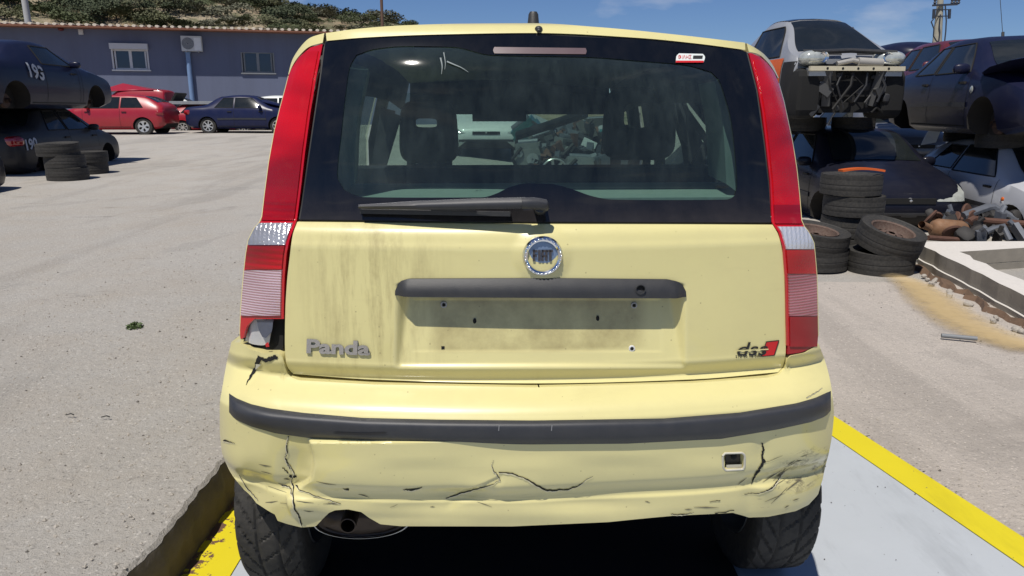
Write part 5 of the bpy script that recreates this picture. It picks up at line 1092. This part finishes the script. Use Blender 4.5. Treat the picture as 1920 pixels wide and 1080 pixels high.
m = MB(); m.tube([(1.15, -.55, 1.0), (1.05, 0, 1.03), (1.15, .55, 1.0)], .03, 8); mi.add(m, 'bonnet_seal', blackplastic)
for k in range(6):
    y_ = RNG.uniform(-.45, .45); m = MB(); m.tube([(1.22, y_, .75), (1.24, y_ + RNG.normal(0, .1), .6), (1.2, y_ + RNG.normal(0, .12), RNG.uniform(.2, .45))], .008 + .012 * RNG.random(), 6); mi.add(m, 'hanging_hose', [blackplastic, drk_, blackplastic, drk_][k % 4])
for k, (x, y) in enumerate(((4.3, 11.3), (5.0, 11.2), (4.6, 12.0))): put_tyre(x, y, 1.19, k, ('left', 'right', 'rear')[k] + ' black tyre wedged flat between the silver two-seater and the black hatchback', 'tyres wedged between stacked cars')
cu_ = Car('scrap_saloon', 'sedan', navy, (6.62, 10.35, .90), R(-98), 'dark navy saloon with missing front wheel, upper car of the rightmost stack', wheels='', head=False)
m = MB(); m.ell((1.5, -.1, .98), (.85, .80, .05), 16, 8, Euler((0, -.16, 0)).to_matrix()); cu_.add(m, 'lifted_bonnet', navy)
m = MB(); m.tube([(-.3, 0, 1.44), (-.32, 0, 1.52)], .02, 8); m.tube([(-.32, 0, 1.5), (-.62, 0, 2.15)], .004, 5); cu_.add(m, 'whip_aerial', blackplastic)
m = MB(); m.lathe([(.045, -.01), (.03, -.02), (0, -.022)], 16, (1.0, -(cu_.lat(1.0, .74)), .74), 'Y'); cu_.add(m, 'side_repeater', hl_m)
m = MB(); m.ell((1.78, -.66, .50), (.10, .16, .16), 10, 8); cu_.add(m, 'torn_liner', pm('torn_liner', (.05, .045, .04), .85))
cs = Car('scrap_hatchback', 'hatch', silver, (6.68, 9.65, -.22), R(-97), 'silver hatchback under the dark navy saloon', wheels='', zscale=.86, head=False, mirror=False)
m = MB(); m.ell((1.02, -(cs.lat(1.02, .70)), .70), (.035, .015, .03), 10, 6); cs.add(m, 'side_repeater', pm('amber', (.6, .12, .01), .2, coat=1))
for k, (x, y) in enumerate(((6.2, 9.6), (7.1, 9.5), (6.7, 11.2))): put_tyre(x, y, 1.03, k, ('left', 'right', 'rear')[k] + ' black tyre wedged flat between the navy saloon and the silver hatchback', 'tyres wedged between stacked cars')
cdr = Car('scrap_hatchback', 'hatch', darkred, (7.75, 13.2, 1.10), R(-98), 'maroon car behind the dark navy saloon, only its roof showing', wheels='', head=False)
cgh = Car('scrap_hatchback', 'hatch', greyb, (7.85, 16.6, .10), R(-90), 'grey blue car in the gap between the two right-hand stacks', wheels='')
m = MB(); m.box((8.3 - 7.35, 0, 0), (0.01, .01, .01)); 
fe = empty('car_bonnet', (7.9, 15.2, 2.35), 0, 'dark blue bonnet with one pale headlight perched high between the stacks', 'car part')
m = MB(); m.ell((0, .5, .05), (.62, .9, .30), 18, 10, None, 0, .8); m.build('bonnet_panel', navy, fe); m = MB(); m.ell((.12, -.30, -.02), (.15, .12, .17), 14, 8); m.build('headlight', hl_m, fe)
pw = MB(); pw.add([(0, 0, 0), (.22, -.05, .05), (.34, .0, .36), (.22, .05, .38), (.1, .05, .2)], [(0, 1, 2, 3, 4)]); pw.add([(0, .03, 0), (.22, -.02, .05), (.34, .03, .36), (.22, .08, .38), (.1, .08, .2)], [(4, 3, 2, 1, 0)]); p = ony(1728, 272, 13.5); tag(pw.build('body_panel', whitep, None, 0, p), 'torn white body panel sticking up in the gap between the stacks', 'car part')
# tyres and wheels on the right
def gz(x, y): return yard_z(x, y)
px_, py_ = onz(1605, 440, -.08)[:2]
tx, ty_ = ony(1598, 400, 7.75).x, 7.75
names = ('lowest', 'second from the bottom', 'third from the bottom', 'topmost')
for k in range(4): put_tyre(tx + RNG.normal(0, .02), ty_ + RNG.normal(0, .015), -.085 + .1 + .215 * k, 1, f'black tyre in front of the black hatchback, {names[k]} of its four-tyre stack', 'four-tyre stack before the black hatchback', (0, 0))
m = MB(); P_ = [Vector((tx - .22 + .44 * t, ty_ - .12 + .02 * math.sin(3 * t), .80 + .02 * math.sin(math.pi * t))) for t in np.linspace(0, 1, 12)]
for a, b in zip(P_[:-1], P_[1:]): m.bar(a, b, .09, .02)
tag(m.build('orange_trim', org, None, 30), 'orange plastic trim strip lying on top of the four-tyre stack', 'car part')
wx, wy = ony(1664, 450, 6.95).x, 6.95
put_tyre(wx - .03, wy + .03, -.09 + .10, 1, 'black tyre under the tilted rusty wheel, nearest the low wall', 'wheel piles by the low wall', (.02, -.02))
put_wheel(wx + .02, wy, .235, 1, 'tyre with rusty steel rim tilted on another tyre, nearest the low wall', 'wheel piles by the low wall', (R(16), R(8)), .1)
wx2 = ony(1528, 450, 7.1).x
put_tyre(wx2 + .01, 7.12, -.09 + .10, 2, 'black tyre under the rusty wheel, next to the yellow hatchback', 'wheel piles by the low wall')
put_wheel(wx2, 7.1, .20, 0, 'tyre with rusty steel rim lying flat next to the yellow hatchback', 'wheel piles by the low wall', (R(9), R(4)), .2)
# scrap heap on the right
ex_m = pm('rusted_silencer', (.20, .10, .048), .7, metal=.35, var=.5, vs=9, bump=.4, bs=60, dust=.2); brn = pm('rust_brown', (.11, .055, .038), .8, metal=.3, var=.4, vs=14, bump=.4, bs=80)
gry = pm('scrap_grey', (.13, .14, .16), .55, metal=.4, var=.35, vs=14); drk = pm('scrap_dark', (.03, .028, .027), .7, metal=.2, var=.4, vs=12)
def U(u, v, y): return ony(u, v, y)
m = MB(); a, b = U(1745, 428, 7.9), U(1812, 434, 7.9); d = (b - a).normalized(); m.tube([a, a + d * .02, a + d * .07, b - d * .07, b - d * .02, b], [.05, .085, .11, .11, .085, .04], 18); so = m.build('silencer_body', ex_m, None)
so.name = 'exhaust_silencer'; tag(so, 'rust orange exhaust silencer lying on the scrap heap', 'exhaust'); m = MB(); m.tube([a, a - d * .06 + Vector((0, 0, .02)), U(1728, 421, 7.85)], .038, 12, cap=False); m.build('inlet_pipe', ex_m, so)
items = [('axle_beam', brn, [(1815, 416), (1825, 410), (1850, 414), (1925, 420)], .035, 7.95, 'rust brown axle beam running out of the picture on the scrap heap'), ('suspension_arm', gry, [(1805, 406), (1850, 390), (1862, 389), (1905, 414)], .05, 8.3, 'bent grey suspension arm arching over the scrap heap'), ('control_arm', gry, [(1828, 444), (1860, 430), (1880, 424), (1893, 450)], .035, 7.6, 'grey forked control arm at the front of the scrap heap'),
         ('bent_pipe', drk, [(1810, 420), (1822, 432), (1838, 430)], .03, 7.9, 'short dark hooked pipe next to the rusty silencer'), ('drive_shaft', drk, [(1850, 402), (1900, 432), (1930, 440)], .03, 8.2, 'dark drive shaft sloping down the scrap heap'), ('steel_rod', brn, [(1740, 446), (1800, 450), (1818, 447)], .028, 7.6, 'brown flat rod lying under the rusty silencer')]
for nm, mat, pts, r, y, lab in items:
    m = MB(); m.tube([U(u, v, y + .1 * math.sin(k)) for k, (u, v) in enumerate(pts)], r, 9); tag(m.build(nm, mat, None), lab, 'car part')
for k in range(26):
    u, v = RNG.uniform(1738, 1935), RNG.uniform(398, 450); y = 7.55 + (450 - v) / 50 * .9; p = U(u, v, y); m = MB(); kind = (1, 2, 1, 0)[k % 4]; s = RNG.uniform(.05, .12)
    if kind == 0: m.ell((0, 0, 0), (s, s * .8, s * .7), 10, 7, None, 0, .6); m.lathe([(s * .5, 0), (s * .5, s * 1.4)], 12); nm, lab = 'gearbox_casing', 'dark lumpy casing among the tangled parts of the scrap heap'
    elif kind == 1: m.box((0, 0, 0), (s * 2.2, s, s * .5)); m.tube([(-s, 0, 0), (-s * 1.6, s * .3, s * .4)], s * .25, 8); nm, lab = 'metal_bracket', 'small metal bracket among the tangled parts of the scrap heap'
    else: m.lathe([(s * .2, -.02), (s * .9, -.015), (s, 0), (s * .9, .015), (s * .2, .02)], 20); nm, lab = 'brake_drum', 'round brake drum among the tangled parts of the scrap heap'
    tag(m.build(nm, [drk, brn, gry, drk][k % 4], None, 35, p, (RNG.random() * 3, RNG.random() * 3, RNG.random() * 6)), lab, 'car part', lab.split(' among')[0].split(' ', 1)[1] + 's in the scrap heap')
# engines heaped where the cabin glass looks out
tealp = pm('teal_part', (.03, .13, .13), .4, coat=.5, var=.3); cast = pm('cast_alloy', (.22, .22, .21), .5, metal=.4, var=.4, vs=10)
def engine(loc, rot, s, mat, lab):
    e = empty('scrap_engine', loc, 0, lab, 'engine', 'engines heaped beyond the cabin glass'); e.rotation_euler = rot; e.scale = (s * .78,) * 3
    m = MB(); m.box((0, 0, .25), (.55, .4, .4)); m.box((0, 0, .5), (.5, .28, .14)); m.build('engine_block', mat, e, 0)
    m = MB(); m.tube([(-.2, 0, .58), (.2, 0, .58)], .07, 12); m.build('cam_cover', gry, e)
    m = MB(); m.lathe([(.02, -.03), (.12, -.03), (.12, .03), (.02, .03)], 20, (.1, -.22, .25), 'Y'); m.lathe([(.02, -.03), (.07, -.03), (.07, .03), (.02, .03)], 16, (-.16, -.22, .38), 'Y'); m.build('pulley', steel, e)
    m = MB(); m.tube([(-.25, -.2, .1), (-.3, -.28, .3), (-.1, -.26, .5)], .035, 8); m.tube([(.25, -.2, .5), (.32, -.24, .3), (.2, -.28, .1)], .025, 8); m.build('hose', drk, e)
gz_ = yard_z(1, 13)
m = MB()
for k in range(650):
    a, r_ = RNG.random() * 6.283, RNG.random() ** .6; x, y = 1.15 + 1.15 * r_ * math.cos(a), 13.4 + 1.3 * r_ * math.sin(a); z = gz_ + (1.12 * (1 - r_ ** 2)) * RNG.random() ** .4
    q = Euler((RNG.random() * 3, RNG.random() * 3, RNG.random() * 3)).to_matrix(); s_ = RNG.uniform(.06, .2)
    m.box((x, y, z), (s_ * 1.8, s_ * .8, s_ * .5), q, int(RNG.integers(0, 4)))
tag(m.build('scrap_heap', [drk, gry, brn, blackplastic], None, 0), kind='stuff')
for k, (u, v, y, s, mm) in enumerate(((995, 285, 13.2, 1.1, cast), (1030, 262, 13.6, 1.0, drk), (1060, 282, 13.0, 1.2, cast), (1095, 288, 13.3, 1.1, gry), (1115, 262, 13.8, 1.1, tealp), (1010, 240, 14.2, 1.2, tealp), (1052, 245, 14.0, 1.0, gry), (1085, 244, 14.3, 1.1, cast), (1120, 238, 14.4, 1.1, drk), (1150, 282, 13.2, 1.0, drk), (1085, 316, 12.0, 1.1, cast), (1125, 312, 12.1, 1.0, gry), (1160, 300, 12.6, 1.1, cast), (1185, 310, 12.2, 1.0, gry))):
    p = ony(u, v + 14, y); engine((p.x, p.y, max(p.z, gz_) - .2), (RNG.normal(0, .3), RNG.normal(0, .3), RNG.normal(0, .6)), s, mm, 'greasy scrap engine heaped with others, seen through the cabin glass')
ty, rm = road_wheel('seven'); o = bpy.data.objects.new('alloy_wheel', rm); COL.objects.link(o); p = ony(1036, 318, 11.2); o.location = (p.x, p.y, p.z); o.rotation_euler = (.25, 0, .2); tag(o, 'bare silver alloy wheel leaning on the engine heap', 'wheel')
for u, v, y, sx, sz, rz in ((1010, 232, 14.6, .5, .25, .3), (1105, 270, 12.8, .25, .14, -.4)):
    m = MB(); m.box((0, 0, 0), (sx, .03, sz), Euler((0, .4, 0)).to_matrix()); tag(m.build('bright_panel', whitep, None, 0, ony(u, v, y), (0, 0, rz)), 'small pale panel on the engine heap, ' + ('the higher and larger one' if u == 1010 else 'the lower and smaller one'), 'car part')
# ------------------------------------------------------------------ grey building
bx0, by0 = -34.0, 33.2; L0 = ony(0, 47, 35.2); L1 = ony(590, 63, 38.6)
bdir = Vector((L1.x - L0.x, L1.y - L0.y, 0)).normalized(); bn = Vector((bdir.y, -bdir.x, 0)); bang = math.atan2(bdir.y, bdir.x); EAVE = (L0.z + L1.z) / 2
bo = Vector((L0.x, L0.y, 0)); OH = .62
bld = empty('grey_building', (bo.x, bo.y, 0), bang, 'long blue grey building with tiled eaves and two windows', 'building')
def bloc(u, v, off=0.0):                    # building-frame point where the pixel's ray meets the wall (plane y = OH)
    d = ray(u, v); n = -bn; q = bo + n * (OH - off); t = (q.x * n.x + q.y * n.y) / (d[0] * n.x + d[1] * n.y); p = Vector((d * t).tolist()) + Vector((0, 0, CAM_H)); r = p - bo
    return Vector((r.dot(bdir), OH - off, p.z))
t = NT('blue_grey_render'); o = t.coord(); f = t.noise(o, .8, 7, .6); st = t.noise(t.coord((1.2, 1.2, .12)), 1, 6, .6)
wallm = t.set(col=t.mix(t.math('MULTIPLY', t.ramp(st, [(.35, 0), (.7, 1)]), .6), t.mix(f, (.118, .138, .212), (.138, .158, .232)), (.095, .108, .155)), rough=.9); t.bump(t.noise(o, 60, 4), .2, .004)
W1 = (bloc(209, 82), bloc(279, 131)); W2 = (bloc(453, 98), bloc(514, 137))
XA, XB = -22.0, 24.0; ZW = EAVE + .02
m = MB()
def wrect(x0, x1, z0, z1): m.add([(x0, OH, z0), (x1, OH, z0), (x1, OH, z1), (x0, OH, z1)], [(0, 1, 2, 3)])
cuts = [(a.x, b.x, b.z, a.z) for a, b in (W1, W2)]
xs_ = [XA, cuts[0][0], cuts[0][1], cuts[1][0], cuts[1][1], XB]
for i in range(5):
    if i in (1, 3):
        c = cuts[i // 2]; wrect(xs_[i], xs_[i + 1], -.2, c[2]); wrect(xs_[i], xs_[i + 1], c[3], ZW)
        for (xa, xb_) in ((c[0], c[0]), (c[1], c[1])): m.add([(xa, OH, c[2]), (xa, OH + .2, c[2]), (xa, OH + .2, c[3]), (xa, OH, c[3])], [(0, 1, 2, 3)])
        m.add([(c[0], OH, c[2]), (c[1], OH, c[2]), (c[1], OH + .2, c[2]), (c[0], OH + .2, c[2])], [(0, 1, 2, 3)]); m.add([(c[0], OH, c[3]), (c[1], OH, c[3]), (c[1], OH + .2, c[3]), (c[0], OH + .2, c[3])], [(0, 1, 2, 3)])
    else: wrect(xs_[i], xs_[i + 1], -.2, ZW)
m.add([(XA, OH, -.2), (XA, 12, -.2), (XA, 12, ZW), (XA, OH, ZW)], [(0, 1, 2, 3)]); m.add([(XB, OH, -.2), (XB, 12, -.2), (XB, 12, ZW), (XB, OH, ZW)], [(3, 2, 1, 0)]); m.add([(XA, 12, -.2), (XB, 12, -.2), (XB, 12, ZW), (XA, 12, ZW)], [(3, 2, 1, 0)])
m.build('wall', wallm, bld, 0)
frame_w = pm('white_window_frame', (.56, .57, .58), .5, var=.06); frame_g = pm('grey_window_frame', (.20, .21, .22), .5); wglass = pm('window_glass', (.012, .02, .05), .05, spec=.8, var=.2)
for (a, b), fm, shut in ((W1, frame_w, True), (W2, frame_g, False)):
    x0, x1, z0, z1 = a.x, b.x, b.z, a.z; m = MB(); w = .07
    m.box(((x0 + x1) / 2, OH - .01, z0 - .03), (x1 - x0 + .2, .14, .06)); m.box((x0 - .02, OH + .02, (z0 + z1) / 2), (w, .10, z1 - z0)); m.box((x1 + .02, OH + .02, (z0 + z1) / 2), (w, .10, z1 - z0))
    zt = z1 - (.28 if shut else 0); xm = (x0 + x1) / 2; m.box((xm, OH + .06, zt), (x1 - x0, .06, w)); m.box((xm, OH + .061, (z0 + zt) / 2), (w * 1.8, .05, zt - z0 - .05)); m.box((xm, OH + .06, z0 + .04), (x1 - x0 - .08, .05, w))
    for sx in (x0 + .09, x1 - .09): m.box((sx, OH + .062, (z0 + zt) / 2), (w, .05, zt - z0 - .09))
    f = m.build('window', fm, bld, 0)
    for xa, xb_ in ((x0 + .1, xm - .05), (xm + .05, x1 - .1)): g = MB(); g.grid(np.array([[(xa, OH + .075, z0 + .05), (xb_, OH + .075, z0 + .05)], [(xa, OH + .075, zt), (xb_, OH + .075, zt)]])); g.build('pane', wglass, f, 0)
    if shut: s_ = MB(); s_.box((xm, OH - .08, z1 - .11), (x1 - x0 + .16, .22, .26)); s_.build('shutter_box', frame_w, f, 0)
# roof: clay-edged corrugated sheet, its wave ends coloured pale to paint in sunlight on them
rust_t = pm('tile_clay', (.20, .085, .05), .85, var=.35, vs=6); tile_w = pm('tile_end_sunlit', (.62, .56, .46), .9)
m = MB(); n = 230; xs_ = np.linspace(XA - .5, XB + .5, n * 4 + 1); wv = lambda x: .045 * abs(math.sin(math.pi * (x - XA) / .40))
m.grid(np.array([[(x, -.02, EAVE + .07 + wv(x)) for x in xs_], [(x, 6.2, EAVE + .60 + wv(x)) for x in xs_]])); m.grid(np.array([[(x, 6.2, EAVE + .60 + wv(x)) for x in xs_], [(x, 12.4, EAVE + .1 + wv(x)) for x in xs_]]))
m.box(((XA + XB) / 2, OH / 2 - .085, EAVE + .03), (XB - XA + 1, OH + .17, .07)); rf = m.build('roof', rust_t, bld, 30)
m = MB(); m.lathe([(.09, .5), (.09, -.02), (.075, -.03), (0, -.028)], 12, (0, 0, 0), 'Y'); te = m.mesh('tile_end', [tile_w], 30)
for k in range(90):
    o = bpy.data.objects.new('tile_end', te); COL.objects.link(o); o.parent = rf; o.location = (-10 + k * .33, -.09, EAVE + .12); o.scale = (1, 1, .62 + .12 * RNG.random())
# air conditioner on its blue post, small box, vent
a, b = bloc(338, 67, .4), bloc(379, 96, .4); ac = empty('air_conditioner', bo + bdir * ((a.x + b.x) / 2) - bn * (OH - .22) + Vector((0, 0, b.z)), bang, 'white air conditioner with round fan grille on the building wall', 'air conditioner')
w_, h_ = b.x - a.x, a.z - b.z; acm = pm('ac_white', (.58, .59, .57), .5, var=.06)
m = MB(); m.box((0, 0, h_ / 2), (w_, .36, h_)); m.build('casing', acm, ac, 0); m = MB(); m.lathe([(h_ * .40, 0), (h_ * .38, -.02), (0, -.015)], 28, (-w_ * .17, -.185, h_ / 2), 'Y'); m.build('fan_grille', pm('ac_grille', (.12, .13, .14), .6), ac)
for k in range(6): m = MB(); m.lathe([(h_ * (.07 + .06 * k), -.0), (h_ * (.082 + .06 * k), -.0)], 28, (-w_ * .17, -.209, h_ / 2), 'Y'); m.build('grille_ring', acm, ac, 0)
m = MB(); m.box((w_ * .30, -.182, h_ * .48), (w_ * .32, .01, h_ * .80)); m.build('front_panel', pm('ac_panel', (.72, .73, .71), .5), ac, 0)
for s in (-.3, .3): m = MB(); m.bar((s * w_, .2, -.03), (s * w_, -.18, -.03), .04, .05); m.build('bracket', steel, ac, 0)
a = bloc(352, 99, .12); c_ = bo + bdir * a.x - bn * (OH - .12); m = MB(); m.tube([(0, 0, 0), (0, 0, a.z)], .11, 14); m.tube([(0, 0, a.z - .02), (0, 0, a.z + .05)], .13, 14); tag(m.build('pipe', pm('pale_blue_pipe', (.16, .25, .42), .5, var=.15), None, 40, (c_.x, c_.y, 0)), 'pale blue vertical pipe below the air conditioner', 'pipe')
a, b = bloc(146, 55, .1), bloc(156, 65, .1); c_ = bo + bdir * ((a.x + b.x) / 2) - bn * (OH - .05) ; m = MB(); m.box((0, 0, 0), (b.x - a.x, .1, a.z - b.z)); m.box((0, -.055, -.0), ((b.x - a.x) * .7, .02, (a.z - b.z) * .6)); tag(m.build('junction_box', frame_w, None, 0, (c_.x, c_.y, b.z + .12), (0, 0, bang)), 'small white box high on the grey building wall', 'box')
a = bloc(112, 54, .3); c_ = bo + bdir * a.x - bn * (OH - .15); m = MB(); m.ell((0, 0, 0), (.12, .2, .08), 12, 8); m.box((0, .1, 0), (.08, .2, .05)); tag(m.build('alarm_siren', pm('dark_red_plastic', (.12, .015, .012), .5), None, 35, (c_.x, c_.y, a.z), (0, 0, bang)), 'small dark red fitting under the eaves of the grey building', 'lamp')
# ------------------------------------------------------------------ hill with scrub
crest = [(-160, 30), (-95, 25), (-70, 20.5), (-52, 16.4)] + [(ony(u, v, 96).x, ony(u, v, 96).z) for u, v in ((373, 2), (440, 6), (518, 14), (567, 21), (633, 31), (709, 43), (748, 50))] + [(-8, 8), (2, 5), (14, 2), (40, .6), (160, .3)]
cx_, cz_ = np.array(crest).T
def hill_z(x, y):
    H_ = float(np.interp(x * 96 / max(y, 60), cx_, cz_)) * (1 if y < 96 else max(.55, 1 - (y - 96) / 150)); f = min(1, max(0, (y - 50) / 46)); f = f * f * (3 - 2 * f) * .55 + f * .45
    return .4 + (H_ - .4) * f + f * (.7 * math.sin(x * .23 + y * .11) + .5 * math.sin(x * .51 - y * .37)) * (1 - .7 * f)
m = MB(); m.grid(np.array([[(x, y, hill_z(x, y)) for x in np.linspace(-160, 90, 170)] for y in np.r_[np.linspace(50, 104, 40), np.linspace(112, 230, 10)]]))
t = NT('dry_hillside'); o = t.coord(); a = t.noise(o, .12, 8, .65, .5); b = t.noise(o, .9, 8, .7); g = t.noise(o, .35, 7, .7)
col = t.mix(t.ramp(a, [(.4, 0), (.62, 1)]), (.26, .19, .115), (.32, .27, .19)); col = t.mix(t.ramp(g, [(.46, 0), (.57, .9)]), col, (.095, .10, .048)); col = t.mix(t.ramp(b, [(.62, 0), (.68, .8)]), col, (.52, .49, .43)); hm = t.set(col=col, rough=.95); t.bump(b, .8, .6)
tag(m.build('hill', hm, None, 60), kind='structure')
shm = [pm('scrub_green', (.060, .075, .028), .8, var=.55, vs=1.3), pm('scrub_olive', (.090, .095, .045), .85, var=.5, vs=1.3), pm('scrub_dark', (.042, .056, .024), .8, var=.5, vs=1.3), pm('scrub_grey_green', (.12, .12, .078), .85, var=.4, vs=1.3)]
SH = []
for k in range(6):
    m = MB()
    for q in range(RNG.integers(5, 8)):
        c = (RNG.normal(0, .45), RNG.normal(0, .35), RNG.uniform(.15, .5))
        for _ in range(210):
            d = Vector(RNG.normal(0, 1, 3).tolist()).normalized() * (RNG.uniform(.55, 1.0)) ; p = Vector(c) + Vector((d.x * .42, d.y * .42, abs(d.z) * .42)); s = RNG.uniform(.022, .055)
            u = Vector(RNG.normal(0, 1, 3).tolist()).normalized(); v = u.orthogonal(); m.add([p - u * s, p + v * s * .7, p + u * s, p - v * s * .7], [(0, 1, 2, 3)])
    for q in range(4): m.tube([(RNG.normal(0, .15), RNG.normal(0, .15), -.3), (RNG.normal(0, .4), RNG.normal(0, .3), .35)], .02, 5)
    SH.append(m.mesh('shrub', [shm[k % 4]], 0))
slab_ = ('dark green round shrub among others on the dry hillside', 'olive shrub among others on the dry hillside', 'near-black green shrub among others on the dry hillside', 'grey green shrub among others on the dry hillside')
n_s = 0
while n_s < 285:
    u = RNG.uniform(-120, 800); y = 62 + 40 * RNG.random(); x = (u - 960) / 1400 * y * .99
    if n_s < 40: y = RNG.uniform(95, 99); x = (RNG.uniform(330, 790) - 960) / 1400 * y * .99
    z = hill_z(x, y); vv = (z - CAM_H) / y
    if vv < .085 and n_s >= 40: 
        if RNG.random() < .8: continue
    k = int(RNG.integers(0, 6)); o = bpy.data.objects.new('shrub', SH[k]); COL.objects.link(o); s = RNG.uniform(1.1, 2.6) * (.65 if n_s < 40 else 1); o.location = (x, y, z - .12 * s); o.scale = (s * RNG.uniform(.9, 1.5), s, s * RNG.uniform(.6, .95)); o.rotation_euler = (0, 0, RNG.random() * 6)
    tag(o, slab_[k % 4], 'shrub', 'shrubs on the hillside: ' + ('dark green', 'olive', 'near black', 'grey green')[k % 4]); n_s += 1
rkm = pm('pale_rock', (.42, .39, .34), .9, var=.25, vs=3, bump=.6, bs=8)
m = MB(); m.ell((0, 0, 0), (.9, .6, .35), 9, 6, None, 0, .8); rk = m.mesh('rock', [rkm], 0); V = np.array([v.co[:] for v in rk.vertices]); V *= RNG.uniform(.75, 1.2, (len(V), 1)); rk.vertices.foreach_set('co', V.ravel())
for k in range(34):
    y = RNG.uniform(66, 97); x = (RNG.uniform(0, 760) - 960) / 1400 * y; o = bpy.data.objects.new('rock', rk); COL.objects.link(o); s = RNG.uniform(.3, 1.0); o.scale = (s * 1.6, s, s * .8); o.location = (x, y, hill_z(x, y)); o.rotation_euler = (0, 0, RNG.random() * 6); tag(o, 'pale limestone rock showing between the hillside shrubs', 'rock', 'pale rocks on the hillside')
# ------------------------------------------------------------------ poles
p = ony(52, 40, 50); m = MB(); m.tube([(p.x + .05, 50, 0), (p.x + .02, 50, p.z), (p.x - .12, 50, 13)], [.26, .20, .16], 12); tag(m.build('lamp_post', pm('pale_pole', (.42, .43, .42), .6), None), 'pale grey post rising behind the roof at the far left', 'post')
p = ony(717, 47, 75); m = MB(); m.tube([(p.x, 75, 3), (p.x, 75, 16)], .14, 10); tag(m.build('wooden_pole', pm('brown_pole', (.13, .075, .05), .8), None), 'thin brown pole standing on the ridge end of the hill', 'pole')
Y = 55.; b = ony(1757, 78, Y); tp = ony(1763, 0, Y); ep = empty('power_pole', (b.x, Y, 0), 0, 'concrete power pole with crossarm and cables behind the right-hand cars', 'power pole')
P = lambda u, v, dy=0: Vector((ony(u, v, Y).x - b.x, dy, ony(u, v, Y).z))
m = MB(); m.tube([(-.06, 0, 0), P(1757, 78), P(1763, 5), P(1764, -20)], [.42, .30, .20, .17], 14); m.build('mast', pm('pole_concrete', (.34, .32, .26), .9, var=.2, vs=3), ep)
dkm = pm('insulator_dark', (.03, .035, .05), .5)
m = MB(); m.bar(P(1745, 11, -.25), P(1791, 9, -.25), .14, .12); m.build('crossarm', dkm, ep, 0)
for u in (1749, 1781, 1787, 1793): m = MB(); q = P(u, 9, -.25); m.lathe([(.05, 0), (.11, .1), (.06, .18), (.11, .26), (.05, .34), (0, .36)], 10, q); m.build('insulator', dkm, ep)
for u in (1747, 1776): m = MB(); m.bar(P(u, 18, -.3), P(u - 1, 36, -.3), .12, .16); m.bar(P(u, 19, -.3), P(1760, 19, -.2), .06, .06); m.bar(P(u, 31, -.3), P(1758, 31, -.2), .06, .06); m.build('switch_bracket', dkm, ep, 0)
for pts in ([(1745, 37), (1741, 42), (1746, 55), (1745, 68), (1750, 77), (1754, 80)], [(1758, 28), (1756, 50), (1757, 62), (1755, 78)], [(1767, 10), (1769, 40), (1768, 60), (1766, 78)]): m = MB(); m.tube([P(u, v, -.35) for u, v in pts], .045, 6); m.build('cable', dkm, ep)
